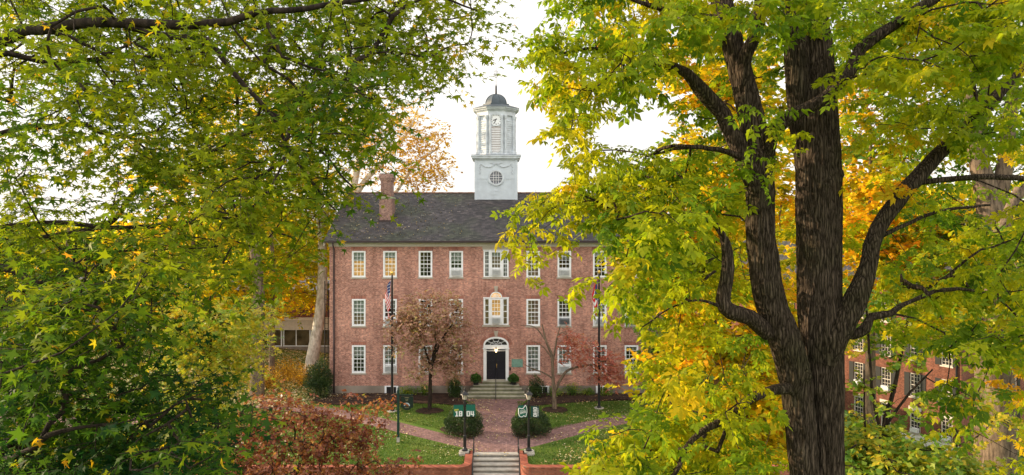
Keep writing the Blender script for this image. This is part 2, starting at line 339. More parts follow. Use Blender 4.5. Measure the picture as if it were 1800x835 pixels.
L.new(gm.outputs['Result'], x.inputs['A']); L.new(r3.outputs[0], x.inputs['B']); L.new(x.outputs['Result'], b.inputs['Base Color'])
bp = N.new('ShaderNodeBump'); bp.inputs['Strength'].default_value = .6; bp.inputs['Distance'].default_value = .02; L.new(wn.outputs['Value'], bp.inputs['Height']); L.new(bp.outputs[0], b.inputs['Normal'])
M['slate'] = m
# grass ground
def ground_mat(name, cols, s1, s2, bump=.6):
    m, n, N, L, b = newmat(name); b.inputs['Roughness'].default_value = .9; b.inputs['Specular IOR Level'].default_value = .15
    t = N.new('ShaderNodeTexCoord'); a = N.new('ShaderNodeTexNoise'); a.inputs['Scale'].default_value = s1; a.inputs['Detail'].default_value = 6; L.new(t.outputs['Object'], a.inputs['Vector'])
    c = N.new('ShaderNodeTexNoise'); c.inputs['Scale'].default_value = s2; c.inputs['Detail'].default_value = 4; L.new(t.outputs['Object'], c.inputs['Vector'])
    md = N.new('ShaderNodeMix'); md.data_type = 'FLOAT'; md.inputs['Factor'].default_value = .5; L.new(a.outputs['Fac'], md.inputs['A']); L.new(c.outputs['Fac'], md.inputs['B'])
    r = N.new('ShaderNodeValToRGB'); el = r.color_ramp.elements
    while len(el) < len(cols): el.new(.5)
    for e, (p, cc) in zip(el, cols): e.position = p; e.color = cc + (1,)
    L.new(md.outputs['Result'], r.inputs[0]); L.new(r.outputs[0], b.inputs['Base Color'])
    bp = N.new('ShaderNodeBump'); bp.inputs['Strength'].default_value = bump; bp.inputs['Distance'].default_value = .05; L.new(c.outputs['Fac'], bp.inputs['Height']); L.new(bp.outputs[0], b.inputs['Normal'])
    return m
M['grass'] = ground_mat('lawn_grass', [(.34, (.060, .105, .016)), (.5, (.095, .165, .024)), (.66, (.19, .20, .05))], .35, 14)
M['mulch'] = ground_mat('bark_mulch', [(.35, (.018, .011, .009)), (.5, (.045, .026, .019)), (.68, (.10, .055, .035))], 3, 30, 1)
M['litter'] = ground_mat('leaf_litter_ground', [(.35, (.10, .07, .03)), (.5, (.20, .14, .06)), (.66, (.30, .22, .10))], 1.2, 18, 1)
M['bark'] = barkridge('furrowed_bark', (.013, .009, .006), (.145, .108, .080), (.60, .78, .42))
M['barkdark'] = barkmat('dark_bark', (.012, .009, .007), (.05, .036, .026), 14, 4, .8, .02)
M['barkbrown'] = barkmat('brown_bark', (.07, .05, .035), (.22, .16, .11), 9, 2, .8, .03)
M['barksyc'] = barkmat('mottled_sycamore_bark', (.40, .35, .28), (.80, .76, .68), 3.2, 1.8, .3, .02)
G = lambda *c: tuple(c)
M['lf_gum'] = leafmat('star_leaf_green', [(0, G(.012, .050, .014)), (.35, G(.072, .140, .010)), (.62, G(.19, .225, .008)), (.82, G(.22, .25, .015)), (.92, G(.55, .38, .018)), (1, G(.60, .28, .02))], .52, .6, 1.5, spec=.12)
M['lf_hick'] = leafmat('compound_leaf_yellow_green', [(0, G(.05, .12, .012)), (.3, G(.17, .25, .012)), (.6, G(.38, .37, .010)), (.85, G(.60, .40, .012)), (1, G(.60, .24, .015))], .55, .6, 1.5, spec=.12)
M['lf_gold'] = leafmat('golden_leaf', [(0, G(.12, .20, .015)), (.35, G(.36, .34, .015)), (.65, G(.66, .42, .015)), (.88, G(.72, .40, .018)), (1, G(.60, .25, .02))], .60, .6, 1.55, spec=.12)
M['lf_lime'] = leafmat('lime_green_leaf', [(0, G(.05, .15, .02)), (.5, G(.16, .28, .03)), (.8, G(.36, .38, .03)), (1, G(.55, .40, .03))], .45, .5)
M['lf_orange'] = leafmat('orange_brown_leaf', [(0, G(.28, .14, .02)), (.4, G(.50, .27, .025)), (.75, G(.66, .42, .04)), (1, G(.68, .50, .08))], .45, .5, 1.3)
M['lf_red'] = leafmat('russet_leaf', [(0, G(.085, .026, .018)), (.4, G(.18, .050, .028)), (.72, G(.32, .11, .040)), (.92, G(.45, .24, .07)), (1, G(.16, .18, .03))], .4, .4)
M['lf_dark'] = leafmat('dark_evergreen_leaf', [(0, G(.010, .022, .008)), (.6, G(.028, .060, .014)), (1, G(.07, .11, .02))], .2, .45)
M['lf_box'] = leafmat('boxwood_leaf', [(0, G(.02, .07, .010)), (.6, G(.05, .14, .015)), (1, G(.09, .20, .02))], .25, .45)
M['lf_mauve'] = leafmat('mauve_brown_leaf', [(0, G(.34, .18, .14)), (.45, G(.46, .27, .21)), (.72, G(.30, .29, .10)), (1, G(.62, .30, .12))], .35, .5)
M['lf_pink'] = leafmat('red_pink_leaf', [(0, G(.34, .09, .07)), (.6, G(.52, .17, .12)), (1, G(.50, .28, .14))], .4, .5)
M['lf_fallen'] = leafmat('fallen_leaf', [(0, G(.18, .09, .03)), (.35, G(.42, .27, .08)), (.7, G(.60, .48, .22)), (1, G(.68, .60, .44))], .1, .7)

# ------------------------------------------------------------------ ground
def hgt(x, y):
    z = 0.0
    if y < 35.6 or (abs(x) < 1.47 and y < 37.95): z = -1.65
    if x > 16: z += -9.5 * min(1, ((x - 16) / 26)) ** 1.2
    if x < -16 and y > 46: z += .8 * min(1, (-16 - x) / 8) * min(1, (y - 46) / 8)
    return z
xs = sorted(set([-900, -400, -200, -120] + list(range(-80, 81, 2)) + [-1.52, -1.42, 1.42, 1.52, 120, 200, 400, 900]))
ys = sorted(set([-400, -100, -40] + [v * 2.5 for v in range(-8, 36)] + [35.55, 35.65, 37.90, 38.0, 100, 120, 150, 200, 300, 500, 1500]))
V = np.array([(x, y, hgt(x, y)) for y in ys for x in xs]); nx = len(xs)
Fq = np.array([(j * nx + i, j * nx + i + 1, (j + 1) * nx + i + 1, (j + 1) * nx + i) for j in range(len(ys) - 1) for i in range(nx - 1)])
g = mesh_obj('ground', V, [Fq], M['grass']); tag(g, kind='structure')

def sheet(name, poly, z, m, kind='structure', mound=0.0, cen=None):
    mb = MB()
    if mound:
        c = np.mean(np.array(poly), axis=0) if cen is None else np.array(cen); n = len(poly)
        rings = [(1, z), (.93, z + mound * .7), (.6, z + mound), (.3, z + mound * 1.05)]
        vs = [(c[0] + (p[0] - c[0]) * s, c[1] + (p[1] - c[1]) * s, zz) for s, zz in rings for p in poly]
        fs = [(j * n + k, j * n + (k + 1) % n, (j + 1) * n + (k + 1) % n, (j + 1) * n + k) for j in range(3) for k in range(n)] + [tuple(3 * n + k for k in range(n))]
        mb._add(vs, fs)
    else: mb._add([(x, y, z) for x, y in poly], [tuple(range(len(poly)))])
    return tag(mb.build(name, m), kind=kind)
def smooth_poly(pts, k=8, jit=.0):
    pts = np.array(pts, float); n = len(pts); o = []
    for i in range(n):
        p0, p1, p2, p3 = pts[i - 1], pts[i], pts[(i + 1) % n], pts[(i + 2) % n]
        for j in range(k):
            t = j / k; q = .5 * (2 * p1 + (p2 - p0) * t + (2 * p0 - 5 * p1 + 4 * p2 - p3) * t * t + (3 * p1 - p0 - 3 * p2 + p3) * t ** 3)
            o.append((q[0] + random.uniform(-jit, jit), q[1] + random.uniform(-jit, jit)))
    return o
# central brick path with a flare at the door
cp = [(-1.30, 37.9), (1.30, 37.9), (1.28, 40), (1.22, 43), (1.24, 45.5), (1.40, 46.8), (1.75, 47.9), (2.15, 49.0), (2.15, 50.6), (-2.15, 50.6), (-2.15, 49.0), (-1.75, 47.9), (-1.40, 46.8), (-1.24, 45.5), (-1.22, 43), (-1.28, 40)]
sheet('brick_path', cp, .012, M['path'])
sheet('brick_path', smooth_poly([(-.9, 38.5), (-1.9, 38.85), (-6.0, 41.7), (-9.5, 44.1), (-13.0, 45.9), (-22, 48.5), (-30, 50), (-30, 51.6), (-22, 50.1), (-12.6, 47.4), (-9.0, 45.7), (-5.9, 43.5), (-2.5, 40.9), (-.9, 40.0)], 5), .008, M['pathl'])
sheet('brick_path', smooth_poly([(.9, 38.5), (2.1, 39.0), (4.2, 40.6), (6.4, 42.3), (9.5, 43.9), (15.5, 45.6), (15.5, 47.2), (9.3, 45.5), (6.2, 44.1), (3.6, 42.6), (2.2, 41.0), (.9, 40.0)], 5), .008, M['pathr'])
sheet('brick_plaza', smooth_poly([(-42, 46), (-36, 36.5), (-30, 36.5), (-24, 41), (-22, 47), (-30, 52), (-42, 54)], 6), .02, M['pathl'])
# mulch beds
sheet('mulch_bed', smooth_poly([(-12.3, 50.65), (-12.4, 47.9), (-10, 47.7), (-7, 48.0), (-4.5, 47.9), (-2.7, 47.5), (-1.75, 47.0), (-1.9, 48.0), (-2.35, 49.2), (-2.4, 50.65)], 5, .04), .016, M['mulch'], mound=.10)
sheet('mulch_bed', smooth_poly([(2.4, 50.65), (2.35, 49.2), (1.95, 48.0), (1.7, 47.1), (2.7, 47.4), (5.5, 48.2), (8.5, 48.8), (12.4, 48.9), (12.3, 50.65)], 5, .04), .016, M['mulch'], mound=.10)
for cx_, cy_ in ((-4.5, 46.2), (3.95, 46.4)):
    sheet('mulch_bed', smooth_poly([(cx_ + .95 * math.cos(a) * random.uniform(.85, 1.1), cy_ + .8 * math.sin(a) * random.uniform(.85, 1.1)) for a in np.arange(8) / 8 * 6.283], 4, .03), .02, M['mulch'], mound=.06)
for s in (-1, 1):
    sheet('mulch_bed', smooth_poly([(s * 1.30, 40.4), (s * 2.2, 40.9), (s * 3.4, 42.0), (s * 3.0, 42.9), (s * 1.9, 43.4), (s * 1.26, 42.6)], 5, .03), .022, M['mulch'], mound=.06)
sheet('leaf_litter', smooth_poly([(-12.6, 50), (-12.7, 60), (-30, 66), (-50, 64), (-34, 54), (-20, 51.6), (-14, 49.4)], 4, .1), .85, M['litter'], mound=.0) if False else None

# ------------------------------------------------------------------ main hall
YF = 50.67
hall = thing('brick_hall', 'three-storey red brick hall with grey slate roof and white clock tower above the lawn', 'building', (0, YF, 0))
WX = [-10.06, -7.77, -5.17, -2.92, None, 2.72, 5.0, 7.6, 9.92]
ROW = [(1.53, 3.57), (4.98, 6.96), (8.55, 10.48)]
holes = []
for r_, (z0, z1) in enumerate(ROW):
    for x_ in WX:
        if x_ is not None: holes.append((x_ - .5, x_ + .5, z0, z1))
holes += [(-.89, .89, 5.05, 7.02), (-.89, .89, 8.55, 10.50), (-.91, .91, 1.0, 3.20)]
def wall_holes(mb, x0, x1, z0, z1, y, holes, dep=.24, mi=0):
    X = sorted(set([x0, x1] + [h[0] for h in holes] + [h[1] for h in holes])); Zs = sorted(set([z0, z1] + [h[2] for h in holes] + [h[3] for h in holes]))
    for i in range(len(X) - 1):
        for j in range(len(Zs) - 1):
            cx_, cz_ = (X[i] + X[i + 1]) / 2, (Zs[j] + Zs[j + 1]) / 2
            if any(h[0] < cx_ < h[1] and h[2] < cz_ < h[3] for h in holes): continue
            mb.quad((X[i], y, Zs[j]), (X[i + 1], y, Zs[j]), (X[i + 1], y, Zs[j + 1]), (X[i], y, Zs[j + 1]), mi)
    for a, b_, c, d in holes:
        mb.quad((a, y, c), (a, y, d), (a, y + dep, d), (a, y + dep, c), mi); mb.quad((b_, y, d), (b_, y, c), (b_, y + dep, c), (b_, y + dep, d), mi)
        mb.quad((a, y, c), (a, y + dep, c), (b_, y + dep, c), (b_, y, c), mi); mb.quad((a, y, d), (b_, y, d), (b_, y + dep, d), (a, y + dep, d), mi)
HW = 12.2; DEP = 14.6
mb = MB(); wall_holes(mb, -HW, HW, .62, 10.80, YF, holes)
for s in (-1, 1):
    q = [(s * HW, YF, .62), (s * HW, YF + DEP, .62), (s * HW, YF + DEP, 10.8), (s * HW, YF + DEP / 2, 14.6), (s * HW, YF, 10.8)]
    mb._add(q if s > 0 else q[::-1], [(0, 1, 2, 3, 4)])
mb.quad((HW, YF + DEP, .62), (-HW, YF + DEP, .62), (-HW, YF + DEP, 10.8), (HW, YF + DEP, 10.8))
mb.build('wall', M['brick'], hall)
mb = MB(); mb.box(-HW - .06, -2.2, YF - .06, YF + .3, -.3, .62); mb.box(2.2, HW + .06, YF - .06, YF + .3, -.3, .62); mb.box(-2.2, 2.2, YF - .02, YF + .3, -.3, .62)
for s in (-1, 1): mb.box(s * HW - .06, s * HW + .06, YF + .3, YF + DEP, -.8, .62)
mb.build('foundation', M['found'], hall)
mb = MB(); mb.box(-HW - .05, HW + .05, YF - .07, YF + .2, 10.80, 11.02); mb.box(-HW - .12, HW + .12, YF - .16, YF + .2, 11.02, 11.16)
mb.build('cornice', M['trim'], hall)
mb = MB(); mb.box(-HW - .30, HW + .30, YF - .62, YF - .42, 11.10, 11.24); mb.box(-HW - .30, HW + .30, YF - .60, YF - .16, 11.163, 11.19); mb.build('gutter', M['bronze'], hall)
mb = MB(); mb.tube([(-11.85, YF - .5, 11.12), (-11.85, YF - .45, 10.9), (-11.85, YF - .13, 10.65), (-11.85, YF - .12, 5), (-11.85, YF - .12, .1)], .07)
for z_ in (2.5, 5.4, 8.3): mb.box(-11.95, -11.75, YF - .14, YF - .0, z_, z_ + .05)
mb.build('downpipe', M['pipe'], hall, True)
mb = MB(); mb.tube([(HW - .35, YF - .5, 11.12), (HW - .35, YF - .13, 10.65), (HW - .35, YF - .12, .1)], .07); mb.build('downpipe', M['pipe'], hall, True)
# roof
EY, EZ, RY, RZ = YF - .57, 11.22, YF + DEP / 2, 15.0; RX = HW + .30
roof_rot = math.atan2(RZ - EZ, RY - EY)
def roof_z(y): return EZ + (min(y, 2 * RY - y) - EY) * (RZ - EZ) / (RY - EY)
# local frame: x along, y up the slope so the slate courses follow it
roof = bpy.data.objects.new('roof', None)
Ls = math.hypot(RY - EY, RZ - EZ)
def slope_mesh(y_e, sgn):
    me = bpy.data.meshes.new('roof'); t = .10
    vs = [(-RX, 0, 0), (RX, 0, 0), (RX, Ls, 0), (-RX, Ls, 0), (-RX, 0, -t), (RX, 0, -t), (RX, Ls, -t), (-RX, Ls, -t)]
    me.from_pydata(vs, [], [(0, 1, 2, 3), (7, 6, 5, 4), (0, 4, 5, 1), (1, 5, 6, 2), (2, 6, 7, 3), (3, 7, 4, 0)]); me.materials.append(M['slate']); me.update()
    return me
bpy.data.objects.remove(roof)
roof = bpy.data.objects.new('roof', slope_mesh(EY, 1)); col.objects.link(roof); roof.parent = hall
roof.location = (0, EY - YF, EZ); roof.rotation_euler = (roof_rot, 0, 0)
rb = bpy.data.objects.new('roof', roof.data.copy()); col.objects.link(rb); rb.parent = hall
rb.location = (0, 2 * RY - EY - YF, EZ); rb.rotation_euler = (roof_rot, 0, math.pi)
mb = MB()
for k in range(62):
    x0 = -RX + k * .405; mb.box(x0, x0 + .40, RY - .11, RY + .11, RZ - .03, RZ + .05 + .012 * (k % 2))
mb.build('ridge_tiles', mat('clay_ridge', (.30, .16, .11), .8, var=.3), hall)
for s in (-1, 1):
    for yy in (1, -1):
        mb = MB(); a = np.array([s * (RX - .03), EY if yy > 0 else 2 * RY - EY, EZ - .12]); c = np.array([s * (RX - .03), RY, RZ - .12])
        d = np.array([.025, 0, 0]); u = np.array([0, 0, .26])
        mb._add([a - d - u, a + d - u, c + d - u, c - d - u, a - d, a + d, c + d, c - d], [(0, 1, 2, 3), (4, 7, 6, 5), (0, 4, 5, 1), (1, 5, 6, 2), (2, 6, 7, 3), (3, 7, 4, 0)])
        mb.build('bargeboard', M['trim'], hall)
# chimneys
def chimney(x0, x1, y0, y1):
    mb = MB(); zb = roof_z(y0) - .3
    mb.box(x0, x1, y0, y1, zb, 14.38); mb.box(x0 + .09, x1 - .09, y0 + .09, y1 - .09, 14.52, 15.72)
    for k in range(3):
        xx = x0 + .16 + k * .25; mb.box(xx, xx + .12, y0 + .06, y0 + .085, 14.7, 15.6)
    for k, (e_, za, zb2) in enumerate(((.05, 15.72, 15.82), (.0, 15.82, 15.96), (-.05, 15.96, 16.14), (-.01, 16.14, 16.26))): mb.box(x0 + e_, x1 - e_, y0 + e_, y1 - e_, za, zb2)
    c = mb.build('chimney', M['chim'], hall)
    MB().box(x0 - .04, x1 + .04, y0 - .04, y1 + .04, 14.383, 14.517).build('chimney_band', mat('mossy_stone_band', (.30, .32, .20), .9), c)
    MB().box(x0 + .05, x1 - .05, y0 + .05, y1 - .05, 16.262, 16.31).build('chimney_cap', M['bronze'], c)
    MB().box(x0 - .07, x1 + .07, y0 - .10, y0 - .003, zb, roof_z(y0) + .12).build('flashing', M['bronze'], c)
chimney(-8.94, -7.98, 53.0, 54.7); chimney(7.98, 8.94, 53.0, 54.7)

# windows
def sash_window(x0, x1, z0, z1, cols, rows, blind=0, room='roomdark', ac=None, arch=True, yb=YF, parent=hall, sillm=None, fw=.115, lint=None):
    mb = MB()  # outer white frame
    ya, yc = yb - .012, yb + .15
    mb.box(x0, x0 + fw, ya, yc, z0, z1); mb.box(x1 - fw, x1, ya, yc, z0, z1); mb.box(x0 + fw, x1 - fw, ya, yc, z0, z0 + fw); mb.box(x0 + fw, x1 - fw, ya, yc, z1 - fw, z1)
    fr_ = mb.build('window', M['white'], parent)
    a0, a1, b0, b1 = x0 + fw, x1 - fw, z0 + fw, z1 - fw
    mb = MB(); zm = (b0 + b1) / 2; mb.box(a0 - .01, a0 + .022, yb + .086, yb + .124, b0, b1); mb.box(a1 - .022, a1 + .01, yb + .086, yb + .124, b0, b1)
    for k in range(1, cols):
        xx = a0 + (a1 - a0) * k / cols; mb.box(xx - .015, xx + .015, yb + .09, yb + .12, b0, b1)
    for k in range(1, rows):
        zz = b0 + (b1 - b0) * k / rows; h_ = .032 if abs(zz - zm) < .05 else .015
        for c in range(cols):
            xa = a0 + (a1 - a0) * c / cols + .016; xb = a0 + (a1 - a0) * (c + 1) / cols - .016; mb.box(xa, xb, yb + .088, yb + .122, zz - h_, zz + h_)
    mb.build('muntins', M['white'], fr_)
    MB().box(a0, a1, yb + .13, yb + .136, b0, b1).build('pane', M['glass'], fr_)
    if blind: MB().box(a0 + .01, a1 - .01, yb + .165, yb + .17, b1 - (b1 - b0) * blind, b1).build('blind', M['blind'], fr_)
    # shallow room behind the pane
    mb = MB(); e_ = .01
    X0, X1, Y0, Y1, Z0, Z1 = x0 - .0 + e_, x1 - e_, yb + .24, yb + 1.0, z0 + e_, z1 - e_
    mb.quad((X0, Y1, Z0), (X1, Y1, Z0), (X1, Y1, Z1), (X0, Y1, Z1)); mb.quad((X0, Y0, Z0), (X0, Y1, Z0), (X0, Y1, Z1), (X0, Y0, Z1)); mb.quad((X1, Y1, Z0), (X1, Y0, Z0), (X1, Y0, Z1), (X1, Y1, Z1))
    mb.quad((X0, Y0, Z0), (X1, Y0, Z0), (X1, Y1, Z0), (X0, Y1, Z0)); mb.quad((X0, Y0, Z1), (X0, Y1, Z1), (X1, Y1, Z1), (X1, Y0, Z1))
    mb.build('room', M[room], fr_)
    MB().box(x0 - .07, x1 + .07, yb - .06, yb + .12, z0 - .10, z0 - .003).build('sill', sillm or M['stone'], fr_)
    if arch:
        w_ = .10; mb = MB(); mb.prism_xz([(x0 - .02, z1 + .004), (x1 + .02, z1 + .004), (x1 + w_, z1 + .30), (x0 - w_, z1 + .30)], yb - .006, yb + .01); mb.build('lintel', lint or M['arch'], fr_)
    if ac:
        cx_ = (x0 + x1) / 2; hw = min(.36, (a1 - a0) / 2 - .02)
        mb = MB(); mb.box(cx_ - hw, cx_ + hw, yb - .22, yb + .12, b0 + .02, b0 + .44)
        u = mb.build('air_conditioner', M['ac'] if ac == 1 else M['acd'], fr_)
        mb = MB()
        for k in range(5): mb.box(cx_ - hw + .04, cx_ + hw - .04, yb - .232, yb - .222, b0 + .08 + k * .066, b0 + .108 + k * .066)
        mb.build('grille', M['acd'] if ac == 1 else M['iron'], u)
        mb = MB(); mb.box(a0 + .005, a1 - .005, yb + .085, yb + .118, b0 + .45, b0 + .53); mb.build('lower_rail', M['white'], fr_)
    return fr_
spec = {  # (row, column): blind, room, ac
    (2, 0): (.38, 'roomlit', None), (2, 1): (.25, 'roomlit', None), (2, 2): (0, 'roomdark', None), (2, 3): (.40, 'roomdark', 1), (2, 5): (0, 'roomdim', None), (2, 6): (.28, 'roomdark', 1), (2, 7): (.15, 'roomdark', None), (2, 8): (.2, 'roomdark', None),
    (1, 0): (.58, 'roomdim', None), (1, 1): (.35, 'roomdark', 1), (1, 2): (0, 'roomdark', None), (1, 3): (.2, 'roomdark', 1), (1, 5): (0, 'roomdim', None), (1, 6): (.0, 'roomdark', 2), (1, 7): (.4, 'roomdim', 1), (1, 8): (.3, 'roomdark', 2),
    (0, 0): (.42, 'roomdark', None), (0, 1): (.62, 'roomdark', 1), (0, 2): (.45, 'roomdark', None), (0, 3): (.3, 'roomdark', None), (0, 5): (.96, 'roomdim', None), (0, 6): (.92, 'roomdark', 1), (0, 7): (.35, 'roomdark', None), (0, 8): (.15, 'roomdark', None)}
for (r_, c_), (bl, rm, ac) in spec.items():
    x_ = WX[c_]; z0, z1 = ROW[r_]; sash_window(x_ - .5, x_ + .5, z0, z1, 3, 6, bl, rm, ac, arch=True)
# centre windows: top storey triple, middle storey with arch
def triple(z0, z1, rm, arched):
    f0 = sash_window(-.43, .43, z0 + .02, z1 - .02, 3, 6, 0 if arched else .2, rm, 1, arch=False)
    for s in (-1, 1):
        xa, xb = sorted((s * .47, s * .87)); sash_window(xa, xb, z0 + .02, z1 - .02, 1 if arched else 2, 4 if arched else 6, 0, 'roomdim' if arched else 'roomdark', None, arch=False, fw=.06)
    mb = MB(); mb.box(-.47, -.43, YF + .0, YF + .14, z0, z1); mb.box(.43, .47, YF + .0, YF + .14, z0, z1)
    mb.box(-.92, -.87, YF - .02, YF + .14, z0, z1); mb.box(.87, .92, YF - .02, YF + .14, z0, z1)
    mb.box(-.95, .95, YF - .03, YF + .14, z1 + .002, z1 + .07)
    mb.build('window_mullions', M['white'], hall)
    MB().box(-1.02, 1.02, YF - .07, YF + .03, z0 - .12, z0 - .004).build('sill', M['stone'], hall)
triple(8.55, 10.50, 'roomdim', False); triple(5.05, 7.02, 'roomlit', True)
MB().box(-1.0, 1.0, YF - .03, YF + .01, 10.575, 10.797).build('lintel', M['stone'], hall)
def arc(cx_, cz_, rx, rz, n=20, a0=0, a1=math.pi): return [(cx_ + rx * math.cos(a0 + (a1 - a0) * k / n), cz_ + rz * math.sin(a0 + (a1 - a0) * k / n)) for k in range(n + 1)]
def arch_head(cx_, cz_, rx, rz, w_, yo, panem, spokes):
    mb = MB(); mb.ring_xz(arc(cx_, cz_, rx, rz), arc(cx_, cz_, rx - w_, rz - w_), YF - yo, YF - .002, closed=False)
    a = mb.build('arch_frame', M['white'], hall)
    mb = MB(); mb.prism_xz(arc(cx_, cz_, rx - w_, rz - w_), YF - .02, YF - .004); mb.build('fanlight', panem, a)
    mb = MB()
    for k in range(1, spokes):
        an = math.pi * k / spokes; mb.tube([(cx_ + .05 * math.cos(an), YF - .035, cz_ + .05 * math.sin(an)), (cx_ + (rx - w_) * math.cos(an), YF - .035, cz_ + (rz - w_) * math.sin(an))], .013, 4)
    mb.ring_xz(arc(cx_, cz_, (rx - w_) * .55, (rz - w_) * .55, 12), arc(cx_, cz_, (rx - w_) * .55 - .025, (rz - w_) * .55 - .025, 12), YF - .045, YF - .03, closed=False)
    mb.build('fanlight_bars', M['white'], a)
    mb = MB(); mb.ring_xz(arc(cx_, cz_, rx + .27, rz + .27), arc(cx_, cz_, rx + .005, rz + .005), YF - .008, YF + .01, closed=False); mb.build('brick_arch', M['arch'], a)
    mb = MB(); mb.prism_xz([(cx_ - .09, cz_ + rz + .0), (cx_ + .09, cz_ + rz + .0), (cx_ + .15, cz_ + rz + .42), (cx_ - .15, cz_ + rz + .42)], YF - .08, YF + .01); mb.build('keystone', M['stone'], a)
arch_head(0, 7.09, .44, .40, .07, .05, M['roomlit'], 6)
darkglass = mat('dark_fanlight_glass', (.03, .028, .03), .15, var=.4, scale=5)
arch_head(0, 3.60, .93, .60, .13, .06, darkglass, 5)
MB().box(-.93, .93, YF - .055, YF - .003, 3.384, 3.598).build('transom_panel', M['white'], hall)
# door
mb = MB(); mb.box(-.93, -.70, YF - .04, YF + .2, 1.0, 3.38); mb.box(.70, .93, YF - .04, YF + .2, 1.0, 3.38); mb.box(-.70, .70, YF + .0, YF + .2, 3.20, 3.38); mb.box(-.98, .98, YF - .07, YF - .0425, 3.30, 3.38); mb.box(-.70, .70, YF + .02, YF + .2, 3.14, 3.197)
mb.build('door_surround', M['white'], hall)
mb = MB()
for s in (-1, 1):
    xa, xb = sorted((s * .008, s * .695)); mb.box(xa, xb, YF + .10, YF + .15, 1.06, 3.14)
    for za, zb in ((1.2, 1.75), (1.87, 2.45), (2.57, 3.03)):
        for xc in (.20, .50):
            mb.box(s * xc - .12, s * xc + .12, YF + .085, YF + .099, za, zb)
dr = mb.build('door', M['doorp'], hall)
mb = MB(); mb.tube([(.05, YF + .06, 1.95), (.05, YF + .03, 2.05), (.05, YF + .06, 2.15)], .018, 6); mb.box(.03, .07, YF + .08, YF + .097, 1.90, 2.20); mb.build('handle', M['brass'], dr)
MB().box(-.72, .72, YF - .02, YF + .2, 1.003, 1.055).build('threshold', M['stone'], hall)
mb = MB(); mb.tube([(0, YF - .06, 3.5), (0, YF - .25, 3.52), (0, YF - .25, 3.44)], .012, 5); mb.lathe(0, YF - .25, [(.02, 3.44), (.10, 3.37), (.09, 3.35)], 8); mb.lathe(0, YF - .25, [(.07, 3.12), (.02, 3.09)], 8)
dl = mb.build('door_lantern', M['iron'], hall); mb = MB(); mb.lathe(0, YF - .25, [(.05, 3.13), (.08, 3.34)], 8); mb.build('lamp_glass', M['bulb'], dl)
pl = MB().box(1.14, 1.96, YF - .03, YF - .003, 1.97, 2.56).build('plaque', M['verd'], hall)
mb = MB()
for k in range(5): mb.box(1.24, 1.86 - .1 * (k % 3 == 2), YF - .036, YF - .031, 2.44 - k * .085, 2.47 - k * .085)
mb.build('plaque_lettering', mat('plaque_relief', (.22, .36, .29), .6), pl)
MB().box(.98, 1.08, YF - .07, YF - .003, 1.72, 1.95).build('mailbox', M['iron'], hall)
# basement windows
for xa in (-8.15, 7.3, -3.45, 2.9):
    mb = MB(); mb.box(xa, xa + .14, YF - .12, YF - .065, .08, .62); mb.box(xa + .85, xa + .99, YF - .12, YF - .065, .08, .62); mb.box(xa + .14, xa + .85, YF - .12, YF - .065, .55, .62); mb.box(xa + .47, xa + .52, YF - .12, YF - .065, .08, .55)
    bw_ = mb.build('basement_window', M['white'], hall)
    MB().box(xa + .14, xa + .85, YF - .08, YF - .062, .08, .55).build('pane', darkglass, bw_)

# ---- clock tower
TY = 58.45; T0 = 1.72
clap = mat('tower_boards', (.55, .60, .65), .5, var=.09, scale=2)
mb = MB(); mb.box(-T0, T0, TY - T0, TY + T0, 13.6, 17.68)
for sx in (-1, 1):
    mb.box(sx * (T0 - .06) - .1, sx * (T0 - .06) + .1, TY - T0 - .04, TY - T0 - .003, 14.2, 17.68)
    for sgn in (-1, 1): pass
for k in range(15):
    xx = -1.45 + k * .207
    mb.box(xx - .012, xx + .012, TY - T0 - .014, TY - T0 - .002, 14.2, 16.05 if abs(xx) < .75 else 16.1)
mb.box(-1.52, -.78, TY - T0 - .03, TY - T0 - .016, 16.10, 16.14); mb.box(.78, 1.52, TY - T0 - .03, TY - T0 - .016, 16.10, 16.14)
for s in (-1, 1): mb.box(s * .06 - .14, s * .06 + .14, TY - T0 - .035, TY - T0 - .016, 14.95 + .14 * s, 14.99 + .14 * s)
tower = mb.build('clock_tower', clap, hall)
# festoon on the tower
sw = []
for k in range(25):
    u = -1 + 2 * k / 24; x_ = u * 1.28; z_ = 17.30 - .28 * (1 - (abs(u) * 2 - 1) ** 2) + .05; sw.append((x_, TY - T0 - .03, z_))
mb = MB(); mb.tube(sw, [.03 + .025 * math.sin(k / 24 * math.pi * 2) ** 2 for k in range(25)], 6)
for s in (-1, 1):
    for j in range(6): mb.lathe(s * (1.30 + .03 * (j % 2)), TY - T0 - .03, [(.01, 17.25 - j * .13), (.055, 17.20 - j * .13), (.01, 17.13 - j * .13)], 6)
mb.tube([(-.5, TY - T0 - .03, 17.42), (-.2, TY - T0 - .03, 17.32), (0, TY - T0 - .03, 17.36), (.2, TY - T0 - .03, 17.32), (.5, TY - T0 - .03, 17.42)], .025, 5)
mb.build('festoon', M['tower'], tower)
def circ(cx_, cz_, r, n=28): return [(cx_ + r * math.cos(2 * math.pi * k / n), cz_ + r * math.sin(2 * math.pi * k / n)) for k in range(n)]
mb = MB(); mb.ring_xz(circ(0, 16.2, .67), circ(0, 16.2, .52), TY - T0 - .10, TY - T0 - .004); rw = mb.build('round_window', M['tower'], tower)
